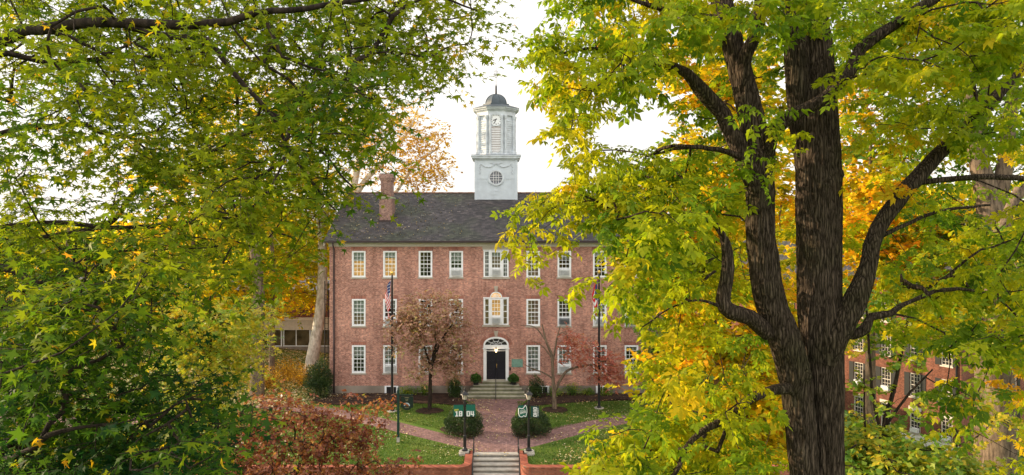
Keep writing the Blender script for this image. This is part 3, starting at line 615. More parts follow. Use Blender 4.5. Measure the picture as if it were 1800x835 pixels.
# rename keeps the depth at thing > part > sub-part
mb = MB(); mb.prism_xz(circ(0, 16.2, .52), TY - T0 - .03, TY - T0 - .017); mb.build('round_pane', mat('sky_reflecting_glass', (.05, .06, .09), .06, spec=.9, var=.2), tower)
mb = MB()
for k in (-1, 0, 1):
    hh = math.sqrt(.52 ** 2 - (k * .2) ** 2); mb.box(k * .2 - .014, k * .2 + .014, TY - T0 - .05, TY - T0 - .032, 16.2 - hh, 16.2 + hh); mb.box(-hh, hh, TY - T0 - .056, TY - T0 - .0505, 16.2 + k * .2 - .014, 16.2 + k * .2 + .014)
mb.build('round_window_bars', M['white'], tower)
mb = MB(); mb.box(-T0 - .14, T0 + .14, TY - T0 - .14, TY + T0 + .14, 17.683, 17.78); mb.box(-T0 - .26, T0 + .26, TY - T0 - .26, TY + T0 + .26, 17.783, 17.93); mb.box(-T0 - .32, T0 + .32, TY - T0 - .32, TY + T0 + .32, 17.933, 18.02)
mb.build('tower_cornice', M['tower'], tower)
MB().box(-T0 - .30, T0 + .30, TY - T0 - .30, TY + T0 + .30, 18.023, 18.06).build('cornice_flashing', M['lead'], tower)
RO = 1.65 / math.cos(math.pi / 8)
PH = math.pi / 8
mb = MB(); mb.lathe(0, TY, [(RO - .18, 18.065), (RO - .18, 21.55)], 8, ph=PH); mb.lathe(0, TY, [(RO - .02, 18.066), (RO - .02, 18.22), (RO - .10, 18.26)], 8, ph=PH)
mb.build('belfry', M['tower'], tower)
mb = MB()
for k in range(8):   # paired pilasters at the corners
    a = PH + k * math.pi / 4
    for da in (-.16, .16):
        cx_, cy_ = (RO - .13) * math.cos(a) * math.cos(0) - da * math.sin(a), TY + (RO - .13) * math.sin(a) + da * math.cos(a)
        cx_ -= .02 * math.cos(a)
        mb.lathe(cx_, cy_, [(.145, 18.07), (.145, 18.42), (.105, 18.46), (.095, 21.05), (.12, 21.10), (.15, 21.30), (.15, 21.36)], 8)
mb.build('pilasters', M['tower'], tower)
mb = MB()
for i, (r1, za, zb) in enumerate(((RO - .04, 21.37, 21.72), (RO + .04, 21.722, 21.80), (RO + .16, 21.802, 21.90), (RO + .26, 21.902, 22.0))): mb.lathe(0, TY, [(r1, za), (r1 + (.05 if i == 3 else 0), zb)], 8, ph=PH)
mb.build('belfry_cornice', M['tower'], tower)
mb = MB(); mb.lathe(0, TY, [(RO + .30, 22.002), (RO + .30, 22.05), (1.25, 22.32), (1.18, 22.33), (1.18, 22.45), (1.0, 22.47)], 8, ph=PH)
mb.lathe(0, TY, [(.95 * math.cos(a), 22.45 + .88 * math.sin(a)) for a in np.linspace(0, 1.5, 9)], 8, ph=PH)
for k in range(8):
    a0_ = PH + k * math.pi / 4; mb.tube([(.96 * math.cos(a) * math.cos(a0_), TY + .96 * math.cos(a) * math.sin(a0_), 22.46 + .89 * math.sin(a)) for a in np.linspace(0, 1.5, 9)], .025, 5)
mb.build('dome', M['lead'], tower)
mb = MB(); mb.lathe(0, TY, [(.14, 23.30), (.085, 23.40), (.075, 24.05), (.02, 24.08), (.018, 25.6)], 8); mb.tube([(-.5, TY, 24.12), (.5, TY, 24.12)], .012, 5)
for zz, r_ in ((25.15, .17), (24.86, .10)):
    mb.tube([(r_ * math.cos(a), TY, zz + r_ * math.sin(a)) for a in np.linspace(0, 6.283, 17)], .016, 5)
mb.tube([(-.22, TY, 24.98), (0, TY, 25.02), (.22, TY, 24.95)], .014, 5)
mb.build('weathervane', M['iron'], tower)
YO = TY - 1.65 * (RO - .18) / RO   # belfry face plane
YO = TY - (RO - .18) * math.cos(math.pi / 8)
for k in range(8):   # louvres on the belfry faces (front with clock)
    a = k * math.pi / 4 - math.pi / 2; front = (k == 0); nrm = np.array([math.cos(a), math.sin(a), 0]); tan = np.array([-math.sin(a), math.cos(a), 0]); D_ = (RO - .18) * math.cos(math.pi / 8)
    def fb(mb, u0, u1, d0, d1, z0, z1):
        pts = []
        for z_ in (z0, z1):
            for d in (d1, d0):
                for u in (u0, u1): p = nrm * (D_ + d) + tan * u; pts.append((p[0], TY + p[1], z_))
        mb._add(pts, [(0, 1, 3, 2), (4, 6, 7, 5), (0, 4, 5, 1), (2, 3, 7, 6), (0, 2, 6, 4), (1, 5, 7, 3)])
    zt = 20.42 if front else 20.9
    mb = MB(); fb(mb, -.43, .43, .003, .02, 18.30, zt)
    bk = mb.build('louvre_opening', mat('louvre_backing', (.28, .20, .19), .8) if k == 0 else M['tower'], tower)
    mb = MB(); fb(mb, -.50, -.43, .003, .07, 18.28, zt + .07); fb(mb, .43, .50, .003, .07, 18.28, zt + .07); fb(mb, -.43, .43, .003, .07, zt, zt + .07); fb(mb, -.43, .43, .003, .07, 18.28, 18.34)
    nsl = 14
    for j in range(nsl): z_ = 18.38 + (zt - 18.42) * j / nsl; fb(mb, -.43, .43, .024, .06, z_, z_ + .085)
    mb.build('louvre', M['tower'] if not front else M['white'], tower)
# clock
yc_ = YO - .003
mb = MB(); mb.prism_xz(circ(0, 21.0, .50, 36), yc_ - .06, yc_); cf = mb.build('clock_face', M['white'], tower)
mb = MB(); mb.ring_xz(circ(0, 21.0, .56, 36), circ(0, 21.0, .50, 36), yc_ - .10, yc_); mb.build('clock_rim', M['tower'], tower)
mb = MB()
for k in range(12):
    a = k * math.pi / 6; c_, s_ = math.sin(a), math.cos(a); w_ = .030 if k % 3 else .042
    p = lambda r, o: (c_ * r + s_ * o, yc_ - .068, 21.0 + s_ * r - c_ * o)
    for oo in ((-.02, .02) if k % 3 else (-.035, 0, .035)):
        mb._add([p(.33, oo - .009), p(.33, oo + .009), p(.44, oo + .009), p(.44, oo - .009)], [(0, 1, 2, 3)])
mb.build('clock_numerals', M['iron'], tower)
mb = MB()
for ang, ln, w_ in ((math.radians(205), .42, .035), (math.radians(250), .28, .05)):
    c_, s_ = math.sin(ang), math.cos(ang)
    mb._add([(x_ * c_ + o_ * s_, yc_ - .075, 21.0 + x_ * s_ - o_ * c_) for x_, o_ in ((-.08, -w_ / 2), (-.08, w_ / 2), (ln * .7, w_), (ln, 0), (ln * .7, -w_))], [(0, 1, 2, 3, 4)])
mb.build('clock_hands', M['iron'], tower)

# ------------------------------------------------------------------ steps, rails, walls
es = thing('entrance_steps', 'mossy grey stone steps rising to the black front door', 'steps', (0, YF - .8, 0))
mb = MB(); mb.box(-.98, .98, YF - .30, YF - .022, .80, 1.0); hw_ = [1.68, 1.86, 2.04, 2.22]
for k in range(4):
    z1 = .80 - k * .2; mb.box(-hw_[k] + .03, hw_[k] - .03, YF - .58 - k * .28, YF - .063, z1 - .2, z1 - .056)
mb.build('risers', M['mossshade'], es)
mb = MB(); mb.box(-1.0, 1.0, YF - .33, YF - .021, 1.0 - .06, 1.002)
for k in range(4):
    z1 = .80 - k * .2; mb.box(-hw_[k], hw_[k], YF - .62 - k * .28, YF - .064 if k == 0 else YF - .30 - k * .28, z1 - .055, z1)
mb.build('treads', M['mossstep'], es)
hr = thing('handrail', 'single black iron handrail at the middle of the door steps', 'handrail', (0, YF - 1.7, 0))
mb = MB(); mb.tube([(-.02, YF - 1.62, 0), (-.02, YF - 1.62, .95), (-.02, YF - 1.5, 1.02), (-.02, YF - .35, 1.85), (-.02, YF - .35, 1.0)], .025, 8); mb.build('rail', M['iron'], hr, True)
gs = thing('garden_stairs', 'flight of pale concrete steps leading up to the brick path', 'stairs', (0, 36, -1.65))
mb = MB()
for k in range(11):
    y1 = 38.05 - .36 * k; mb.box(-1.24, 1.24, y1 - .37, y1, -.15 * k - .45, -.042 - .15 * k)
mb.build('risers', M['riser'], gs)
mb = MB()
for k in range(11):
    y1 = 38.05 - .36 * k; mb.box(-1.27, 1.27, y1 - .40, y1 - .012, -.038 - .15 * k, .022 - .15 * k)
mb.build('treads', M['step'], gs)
for s, lb in ((-1, 'black iron handrail on the left edge of the garden stairs'), (1, 'black iron handrail on the right edge of the garden stairs')):
    h = thing('handrail', lb, 'handrail', (s * 1.21, 37.7, 0), 'handrails flanking the garden stairs')
    mb = MB(); xx = s * 1.21
    mb.tube([(xx, 37.85, 0), (xx, 37.85, .92), (xx, 37.7, .95), (xx, 34.3, -.55), (xx, 34.2, -.62), (xx, 34.2, -1.6)], .028, 8); mb.tube([(xx, 36, -.8), (xx, 36, .2)], .022, 6)
    mb.build('rail', M['iron'], h, True)
for s, lb in ((-1, 'low curved red brick retaining wall left of the garden stairs'), (1, 'low curved red brick retaining wall right of the garden stairs')):
    t_ = thing('retaining_wall', lb, 'wall', (s * 6, 35.6, -1.65), 'retaining walls below the lawn')
    cl = [(s * 1.47, 38.0), (s * 1.47, 36.5)] + [(s * (1.97 - .5 * math.cos(a)), 36.1 - .5 * math.sin(a)) for a in np.linspace(.0, math.pi / 2, 8)] + [(s * 3, 35.6), (s * 16, 35.6)]
    for nm, w_, z0, z1, m_ in (('wall_body', .17, -1.7, .06, M['rwall']), ('coping', .20, .063, .13, M['rwall'])):
        pts = np.array(cl); tg = np.gradient(pts, axis=0); tg /= np.linalg.norm(tg, axis=1, keepdims=True); nr = np.stack([-tg[:, 1], tg[:, 0]], 1)
        A, B = pts + nr * w_, pts - nr * w_; n_ = len(pts); vs = [(p[0], p[1], z) for z in (z0, z1) for q in (A, B) for p in q]
        mb = MB(); fs = []
        for k in range(n_ - 1): fs += [(2 * n_ + k, 2 * n_ + k + 1, 3 * n_ + k + 1, 3 * n_ + k), (k, k + 1, 2 * n_ + k + 1, 2 * n_ + k), (n_ + k + 1, n_ + k, 3 * n_ + k, 3 * n_ + k + 1)]
        fs += [(0, 2 * n_, 3 * n_, n_), (n_ - 1, 2 * n_ - 1, 4 * n_ - 1, 3 * n_ - 1)]
        mb._add(vs, fs); mb.build(nm, m_, t_)

# ------------------------------------------------------------------ lettering helper
def text_mesh(s, size, loc, m, parent, name='lettering', rotz=0, roll=0, bold=.02, sx=1.0, name2=None, sy=1.0):
    cu = bpy.data.curves.new('t', 'FONT'); cu.body = s; cu.size = size; cu.align_x = 'CENTER'; cu.align_y = 'CENTER'; cu.extrude = .003; cu.offset = bold * size
    to = bpy.data.objects.new('t', cu); col.objects.link(to); dg = bpy.context.evaluated_depsgraph_get(); dg.update()
    me = bpy.data.meshes.new_from_object(to.evaluated_get(dg)); bpy.data.objects.remove(to); me.name = name; me.materials.clear(); me.materials.append(m)
    v = np.zeros(len(me.vertices) * 3, np.float32); me.vertices.foreach_get('co', v); v = v.reshape(-1, 3)
    v[:, 0] *= sx; v[:, 1] *= sy
    c, si = math.cos(roll), math.sin(roll); x_, y_ = v[:, 0] * c - v[:, 1] * si, v[:, 0] * si + v[:, 1] * c
    c, si = math.cos(rotz), math.sin(rotz)
    X = np.stack([x_ * c + v[:, 2] * si, x_ * si - v[:, 2] * c, y_], 1) + np.array(loc) - ORG[parent.name]
    me.vertices.foreach_set('co', X.astype(np.float32).ravel()); me.update()
    o = bpy.data.objects.new(name, me); col.objects.link(o); o.parent = parent; ORG[o.name] = ORG[parent.name]; return o

BLK = {'1': (.60, [(.2, .42, 0, 1), (.03, .59, 0, .17), (.03, .2, .76, .93)]), '8': (.66, [(0, .21, .06, .94), (.43, .64, .06, .94), (.06, .58, .83, 1), (.06, .58, .42, .58), (.06, .58, 0, .17)]),
       '0': (.66, [(0, .21, .06, .94), (.43, .64, .06, .94), (.06, .58, .83, 1), (.06, .58, 0, .17)]), '4': (.70, [(0, .20, .34, 1), (.40, .61, 0, 1), (0, .70, .27, .44)]),
       'O': (.66, [(0, .21, .06, .94), (.43, .64, .06, .94), (.06, .58, .83, 1), (.06, .58, 0, .17)]), 'H': (.68, [(0, .22, 0, 1), (.44, .66, 0, 1), (.1, .56, .42, .58)]), 'I': (.30, [(.03, .26, 0, 1)])}
def block_text(s_, cx_, cz_, h, q, d, m_, parent, roll=0.0):
    tot = sum(BLK[c][0] for c in s_) + .10 * (len(s_) - 1); u = -tot / 2; c0_, s0_ = math.cos(roll), math.sin(roll); k = 0; mb = MB()
    for c in s_:
        for a, b_, e, f_ in BLK[c][1]:
            pt = [((x_ + u) * h, (z_ - .5) * h) for x_, z_ in ((a, e), (b_, e), (b_, f_), (a, f_))]; k += 1
            F_ = [q(cx_ + x_ * c0_ - z_ * s0_, d + .0012 * (k % 6), cz_ + x_ * s0_ + z_ * c0_) for x_, z_ in pt]; B_ = [q(cx_ + x_ * c0_ - z_ * s0_, d - .004, cz_ + x_ * s0_ + z_ * c0_) for x_, z_ in pt]
            mb._add(F_ + B_, [(0, 1, 2, 3), (7, 6, 5, 4), (0, 4, 5, 1), (1, 5, 6, 2), (2, 6, 7, 3), (3, 7, 4, 0)])
        u += BLK[c][0] + .10
    return mb.build('lettering', m_, parent)
# ------------------------------------------------------------------ lamp posts with banners
def lamp_post(x, y, label):
    t_ = thing('street_lamp', label, 'street lamp', (x, y, 0), 'lamp posts at the head of the stairs')
    mb = MB(); mb.box(x - .31, x + .31, y - .31, y + .31, -.1, .13); mb.box(x - .24, x + .24, y - .24, y + .24, .132, .20); mb.build('pedestal', M['step'], t_)
    mb = MB(); mb.lathe(x, y, [(.17, .203), (.17, .27), (.11, .34), (.085, .40), (.085, .95), (.095, .97), (.095, 1.02), (.06, 1.06), (.05, 2.78), (.07, 2.80), (.07, 2.85), (.045, 2.88), (.045, 2.92)], 14)
    mb.build('post', M['iron'], t_, False)
    mb = MB(); mb.lathe(x, y, [(.06, 2.92), (.11, 2.96), (.11, 2.985)], 6)
    mb.lathe(x, y, [(.235, 3.26), (.22, 3.29), (.06, 3.43), (.05, 3.46), (.05, 3.50), (.02, 3.53), (.035, 3.56), (.005, 3.66)], 6)
    for k in range(6):
        a = k * math.pi / 3; mb.tube([(x + .11 * math.cos(a), y + .11 * math.sin(a), 2.985), (x + .185 * math.cos(a), y + .185 * math.sin(a), 3.262)], .012, 4)
    lan = mb.build('lantern', M['iron'], t_)
    mb = MB(); mb.lathe(x, y, [(.10, 2.99), (.172, 3.255)], 6); mb.build('lamp_glass', mat('frosted_lamp_glass', (.62, .55, .48), .3, var=.1), lan)
    return t_
def banner(t_, x, y, x0, x1, z0, z1, m, ang):
    """hung panel from two arms; ang tilts it about the post"""
    c, s = math.cos(ang), math.sin(ang); mb = MB(); q = lambda u, d, z: (x + u * c + d * s, y + u * s - d * c, z)
    xm = x0 if abs(x0) > abs(x1) else x1
    mb.tube([q(0, 0, z1 + .015), q(xm, 0, z1 + .015)], .013, 6); mb.tube([q(0, 0, z0 - .015), q(xm, 0, z0 - .015)], .013, 6)
    ar = mb.build('banner_arm', M['iron'], t_)
    mb = MB(); nn = 10
    for d in (0, .008):
        for j in range(nn):
            ua, ub = x0 + (x1 - x0) * j / nn, x0 + (x1 - x0) * (j + 1) / nn; f = lambda u: .010 * math.sin((u - x0) / (x1 - x0) * 5) + d
            mb.quad(q(ua, f(ua), z0), q(ub, f(ub), z0), q(ub, f(ub), z1), q(ua, f(ua), z1))
    return mb.build('banner', m, t_), q
LY = 37.75
la = lamp_post(-1.71, LY, 'black lamp post with green 1804 banners left of the stairs')
x, y = -1.71, LY
b1, q = banner(la, x, y, -.61, -.07, 2.08, 2.70, M['banner'], R(4)); text_mesh('EST.', .15, q(-.43, .04, 2.42), M['ytext'], b1, rotz=R(4), bold=.03, sx=1.0); block_text('18', -.325, 2.225, .29, q, .030, M['wtext'], b1)
b1, q = banner(la, x, y, .07, .58, 2.08, 2.72, M['banner'], R(-3)); block_text('04', .315, 2.225, .29, q, .030, M['wtext'], b1)
lb_ = lamp_post(1.78, LY, 'black lamp post with state outline and OHIO banners right of the stairs')
x, y = 1.78, LY
b2, q = banner(lb_, x, y, -.58, -.07, 2.03, 2.68, M['banner'], R(8))
oh = [(0, .72), (.15, .76), (.3, .70), (.55, .72), (.70, .87), (.82, 1.0), (.93, .85), (1.0, .65), (1.0, .35), (.92, .2), (.88, .0), (.7, .03), (.62, .12), (.5, .0), (.3, -.02), (.12, .06), (.03, .25)]
mb = MB(); oo = [(-.57 + .47 * u, 2.07 + .62 * v) for u, v in oh]
for a, b_ in zip(oo, oo[1:] + oo[:1]): mb.tube([q(a[0], .026, a[1]), q(b_[0], .026, b_[1])], .020, 4)
mb.build('state_outline', M['wtext'], b2); block_text('OHIO', -.325, 2.31, .125, q, .032, M['wtext'], b2, roll=R(12)); text_mesh('FOREVER', .07, q(-.34, .04, 2.42), M['wtext'], b2, rotz=R(8), roll=R(12), bold=.01)
b3, q = banner(lb_, x, y, .12, .58, 2.05, 2.64, M['bannerdark'], R(-14)); block_text('OHIO', .36, 2.345, .20, q, .030, M['wtext'], b3, roll=R(90)); text_mesh('UNIVERSITY', .085, q(.52, .04, 2.345), M['wtext'], b3, rotz=R(-14), roll=R(90), bold=.01); 

# ------------------------------------------------------------------ hanging sign
sx_, sy_ = -5.62, 39.75
sg = thing('hanging_sign', 'dark green post carrying a small dark hanging sign on the left lawn', 'sign', (sx_, sy_, 0))
MB().box(sx_ - .085, sx_ + .085, sy_ - .085, sy_ + .085, -.1, .30).build('concrete_base', M['step'], sg)
mb = MB(); mb.box(sx_ - .07, sx_ + .07, sy_ - .07, sy_ + .07, .302, 1.15); mb.box(sx_ - .055, sx_ + .055, sy_ - .055, sy_ + .055, 1.15, 2.98); mb.lathe(sx_, sy_, [(.07, 2.98), (.07, 3.02), (.035, 3.05), (.06, 3.11), (.01, 3.18)], 10); mb.build('post', M['green'], sg)
mb = MB(); mb.box(sx_ + .055, sx_ + .86, sy_ - .025, sy_ + .025, 2.70, 2.75); mb.tube([(sx_ + .25, sy_, 2.70), (sx_ + .25, sy_, 2.64)], .01, 5); mb.tube([(sx_ + .75, sy_, 2.70), (sx_ + .75, sy_, 2.64)], .01, 5); mb.build('arm', M['green'], sg)
bx = sx_ + .50
mb = MB(); mb.prism_xz([(bx - .36, 2.64), (bx - .36, 2.02)] + [(bx - .24, 1.99)] + [(bx + .24 * math.cos(a), 1.99 + .13 * math.sin(a)) for a in np.linspace(math.pi, 2 * math.pi, 12)][1:-1] + [(bx + .24, 1.99), (bx + .36, 2.02), (bx + .36, 2.64)], sy_ - .03, sy_ + .03)
bd = mb.build('sign_board', M['sign'], sg)
mb = MB(); mb.prism_xz([(bx - .17, 2.10), (bx + .17, 2.10)] + arc(bx, 2.13, .17, .16, 12), sy_ - .036, sy_ - .031); mb.build('emblem', mat('emblem_silver', (.38, .46, .52), .5), bd)
mb = MB(); mb.prism_xz([(bx - .12, 2.13), (bx + .12, 2.13), (bx + .05, 2.20), (bx, 2.17), (bx - .04, 2.22)], sy_ - .041, sy_ - .037); mb.box(bx - .13, bx + .13, sy_ - .041, sy_ - .037, 2.105, 2.118); mb.build('emblem_mark', M['sign'], bd)
for z_, ww in ((2.555, .13), (2.45, .09), (2.385, .07), (1.99, .12)):
    mb = MB(); xx = -ww
    while xx < ww - .02:
        l_ = random.uniform(.02, .05); mb.box(bx + xx, bx + min(xx + l_, ww), sy_ - .036, sy_ - .031, z_, z_ + .035); xx += l_ + .012
    mb.build('sign_lettering', M['dimgold'], bd)

# ------------------------------------------------------------------ flagpoles and flags
def flagpole(x, y, label):
    t_ = thing('flagpole', label, 'flagpole', (x, y, 0), 'flagpoles in front of the hall')
    MB().lathe(x, y, [(.34, -.05), (.34, .03), (.30, .05)], 16).build('footing', M['step'], t_)
    MB().lathe(x, y, [(.16, .052), (.14, .12), (.085, .16), (.08, 3.2), (.075, 6), (.06, 9.05), (.04, 9.1)], 12).build('pole', M['iron'], t_)
    mb = MB(); mb.lathe(x, y, [(.03, 9.1), (.085, 9.16), (.11, 9.24), (.085, 9.32), (.02, 9.36)], 10); mb.build('finial', M['gold'], t_, True)
    mb = MB(); mb.tube([(x + .1, y - .02, 1.2), (x + .1, y - .02, 9.0)], .006, 4); mb.build('halyard', M['trim'], t_)
def flag(x, y, label, canton, H=1.5, s=1):
    nu, nv = 26, 30; V = []; mi = []
    for i in range(nu + 1):
        for j in range(nv + 1):
            u, v = i / nu, j / nv    # u down the hoist, v along the fly
            fold = math.sin(v * 17 + u * 3) * .07 * (.25 + v) ; 
            xx = x - s * (.07 + .02 * math.sin(u * 5) + .44 * math.sin(min(1, v * 1.3) * 1.5) * (.55 + .45 * (1 - u)) + .05 * math.sin(v * 9 + u * 2) - .12 * v * v)
            V.append((xx, y - .02 + fold, 8.75 - u * H - v * 1.28 * (1 - .12 * u)))
    Fq = []
    for i in range(nu):
        for j in range(nv):
            k = i * (nv + 1) + j; Fq.append((k, k + 1, k + nv + 2, k + nv + 1)); st = (i * 13 // nu) % 2
            c = 0 if st == 0 else 1
            if canton == 1 and i < 14 and j < 12: c = 2 if (i * 3 + j * 5) % 7 else 1
            if canton == 2:
                c = (i * 5 // nu) % 2
                if j < 14 * (1 - abs(i / nu - .5) * 2): c = 2
            mi.append(c)
    return mesh_obj('flag', V, [np.array(Fq)], [M['red'], M['fwhite'], M['blue']], smooth=True, mat_idx=mi), label
flagpole(-6.93, 46.1, 'black flagpole left of the door flying the stars and stripes'); flagpole(6.98, 46.9, 'black flagpole to the right of the red leafed tree')
for xx, yy, lb, c in ((-6.93, 46.1, 'limp red white and blue striped flag with starred canton on the left pole', 1), (6.98, 46.9, 'limp red and white state flag half hidden by yellow leaves', 2)):
    f, l = flag(xx, yy, lb, c); tag(f, lb, 'flag', 'flags on the two poles')

# ------------------------------------------------------------------ other buildings
lbg = thing('low_brick_building', 'low brick building with a cream band and dark windows beyond the sycamore', 'building', (-30, 66, 0))
mb = MB(); mb.box(-48, -14.5, 66, 80, 3.42, 5.9); mb.build('wall', M['brick2'], lbg)
mb = MB(); mb.box(-48.4, -14.2, 65.4, 80.2, 2.3, 3.417); mb.box(-48.4, -14.2, 65.3, 80.2, 3.2, 3.3); mb.build('cream_band', mat('cream_concrete', (.52, .44, .35), .8), lbg)
mb = MB(); mb.box(-47.9, -14.8, 66, 80, -.5, .65); mb.build('base_wall', M['found'], lbg)
for k in range(12):
    xa = -47.5 + k * 2.72; f_ = MB().box(xa, xa + .10, 65.95, 66.1, .652, 2.297).box(xa + 2.5, xa + 2.6, 65.95, 66.1, .652, 2.297).box(xa + .1, xa + 2.5, 65.95, 66.1, .652, .72).box(xa + 1.2, xa + 1.27, 65.96, 66.09, .72, 2.297).build('window', M['white'], lbg)
    MB().box(xa + .1, xa + 2.5, 66.02, 66.05, .72, 2.297).build('pane', mat('dim_office_glass', (.10, .075, .04), .08, var=.6, scale=1.2), f_) if k == 0 else None
    if k: MB().box(xa + .1, xa + 2.5, 66.02, 66.05, .72, 2.297).build('pane', bpy.data.materials['dim_office_glass'], f_)
MB().box(-48.3, -14.2, 65.7, 80.3, 5.903, 6.05).build('roof', M['bronze'], lbg)
# fire stair pipes beside the hall
fe = thing('fire_escape', 'thin black iron ladder frame standing against the left end of the hall', 'fire escape', (-12.6, 51.5, 0))
mb = MB()
for xx in (-12.75, -12.5): mb.tube([(xx, 51.5, 0), (xx, 51.5, 8.2)], .035, 6)
mb.build('stile', M['iron'], fe); mb = MB()
for k in range(22): mb.tube([(-12.75, 51.5, .35 + k * .36), (-12.5, 51.5, .35 + k * .36)], .018, 5)
mb.build('rungs', M['iron'], fe)

rot = R(28.8); C0 = np.array([41.7, 62.0, -9.5])
rb_ = thing('brick_residence', 'long orange brick building with black shutters behind the big tree', 'building', tuple(C0), rot=rot)
# local frame: -y is the end wall, -x is the long wall; heights relative to base -9.5
BH = 15.5; LB = 34; WB = 14
cells = []
Zl = [(2.0, 4.15), (5.4, 7.65), (8.9, 11.1), (12.2, 14.2)]
mb = MB()
ss = [1.25 + 2.85 * k for k in range(11)]
for k in range(2): pass
lh = [(s_ - .5, s_ + .5, a, b_) for s_ in ss for a, b_ in Zl]
# long wall: build as a flat wall in x/z then swap axes (x->y)
w0 = MB(); wall_holes(w0, 0, LB, 0, BH, 0, lh)
w0.v = [(y_, x_, z_) for x_, y_, z_ in w0.v]; w0.f = [f[::-1] for f in w0.f]
eh = [(s_ - .5, s_ + .5, a, b_) for s_ in (3.2, 6.2, 9.2) for a, b_ in Zl]
w1 = MB(); wall_holes(w1, 0, WB, 0, BH, 0, eh)
b_ = len(w0.v); w0.v += w1.v; w0.f += [[b_ + i for i in f] for f in w1.f]; w0.mi += w1.mi
w0.quad((WB, 0, 0), (WB, LB, 0), (WB, LB, BH), (WB, 0, BH)); w0.quad((WB, LB, 0), (0, LB, 0), (0, LB, BH), (WB, LB, BH))
w0.build('wall', M['brick2'], rb_)
mb = MB(); mb.box(-.10, -.003, 0, LB, -.5, 1.85); mb.box(-.14, -.003, 0, LB, 1.853, 2.0) if False else None; mb.build('white_base', mat('whitewashed_base', (.62, .60, .55), .7), rb_)
mb = MB(); mb._add([(-.5, -.5, BH), (WB + .5, -.5, BH), (WB + .5, LB + .5, BH), (-.5, LB + .5, BH), (WB / 2, -.5, BH + 4), (WB / 2, LB + .5, BH + 4)], [(0, 4, 5, 3), (1, 2, 5, 4), (0, 1, 4), (3, 5, 2), (0, 3, 2, 1)]); mb.build('roof', M['slate'], rb_)
MB().tube([(-.12, .35, 0), (-.12, .35, BH)], .08, 8).build('downpipe', M['iron'], rb_)
def simple_window(c, a, b_, side, shut, ac=False):
    def T(mb):
        if side == 'long': mb.v = [(y_, x_, z_) for x_, y_, z_ in mb.v]; mb.f = [f[::-1] for f in mb.f]
        return mb
    mb = MB(); mb.box(c - .5, c - .41, .05, .15, a, b_); mb.box(c + .41, c + .5, .05, .15, a, b_); mb.box(c - .41, c + .41, .05, .15, a, a + .09); mb.box(c - .41, c + .41, .05, .15, b_ - .09, b_)
    fr_ = T(mb).build('window', M['trim'], rb_)
    mb = MB()
    for k in (-1, 1): mb.box(c + k * .137 - .015, c + k * .137 + .015, .09, .12, a + .09, b_ - .09)
    for k in range(1, 6): z_ = a + (b_ - a) * k / 6; mb.box(c - .41, c + .41, .085, .088, z_ - .015 - .02 * (k == 3), z_ + .015 + .02 * (k == 3))
    T(mb).build('muntins', M['trim'], fr_)
    T(MB().box(c - .41, c + .41, .125, .13, a + .09, b_ - .09)).build('pane', darkglass, fr_)
    T(MB().box(c - .58, c + .58, -.06, .1, a - .12, a - .003)).build('sill', M['trim'], fr_)
    if shut:
        for k in (-1, 1): T(MB().box(c + k * .76 - .24, c + k * .76 + .24, -.05, -.004, a, b_)).build('shutter', M['shutter'], fr_)
    else: T(MB().box(c - .60, c + .60, -.03, .05, b_ + .003, b_ + .33)).build('lintel', M['trim'], fr_)
    if ac: T(MB().box(c - .36, c + .36, -.25, .045, a + .1, a + .5)).build('air_conditioner', M['ac'], fr_)
for s_ in ss[:8]:
    for k, (a, b_) in enumerate(Zl): simple_window(s_, a, b_, 'long', k > 0, (int(s_ * 3) + k) % 3 == 0)
for s_ in (3.2, 6.2, 9.2):
    for k, (a, b_) in enumerate(Zl): simple_window(s_, a, b_, 'end', True)

# ------------------------------------------------------------------ foliage tools
def T_star():   # five pointed star leaf, centre fan of five quads, slightly cupped
    v = [(0, 0.42, 0)]
    tips = [(-90 + 0, 0)]
    angs = [90, 162 - 18, 234 - 22, 306 + 22, 18 + 18]; lens = [.62, .56, .42, .42, .56]
    # tip directions fan from the leaf centre; stem leaves downwards
    for k in range(5):
        a = R(angs[k]); v.append((lens[k] * math.cos(a), .42 + lens[k] * math.sin(a), .06 * (k % 2) - .05))
        a2 = R(angs[k] + (angs[(k + 1) % 5] - angs[k]) % 360 / 2); rr = .21 if k != 2 else .12
        v.append((rr * math.cos(a2), .42 + rr * math.sin(a2), .03))
    f = [(0, 2 * ((k - 1) % 5) + 2, 2 * k + 1, 2 * k + 2) for k in range(5)]
    return np.array(v), np.array(f)
def T_compound():   # five drooping leaflets on one stalk
    v = []; f = []
    for (bx_, by_, ang, ln, wd) in ((0, .45, 90, .62, .15), (-.02, .42, 138, .50, .13), (.02, .42, 42, .50, .13), (-.01, .15, 160, .36, .10), (.01, .15, 20, .36, .10)):
        a = R(ang); d = np.array([math.cos(a), math.sin(a)]); n_ = np.array([-d[1], d[0]]); p0 = np.array([bx_, by_]); b = len(v)
        pts = [(p0, 0), (p0 + d * ln * .55 + n_ * wd, -.02), (p0 + d * ln, -.14), (p0 + d * ln * .55 - n_ * wd, -.02)]
        for q_, z_ in pts: v.append((q_[0], q_[1], z_))
        f.append((b, b + 3, b + 2, b + 1))
    return np.array(v), np.array(f)
def T_leaf(w=.30): return np.array([(0, 0, 0), (w, .45, .05), (0, 1, -.05), (-w, .45, .05)]), np.array([(0, 1, 2, 3)])
TEMPL = {'star': T_star(), 'comp': T_compound(), 'leaf': T_leaf(), 'wide': T_leaf(.42)}

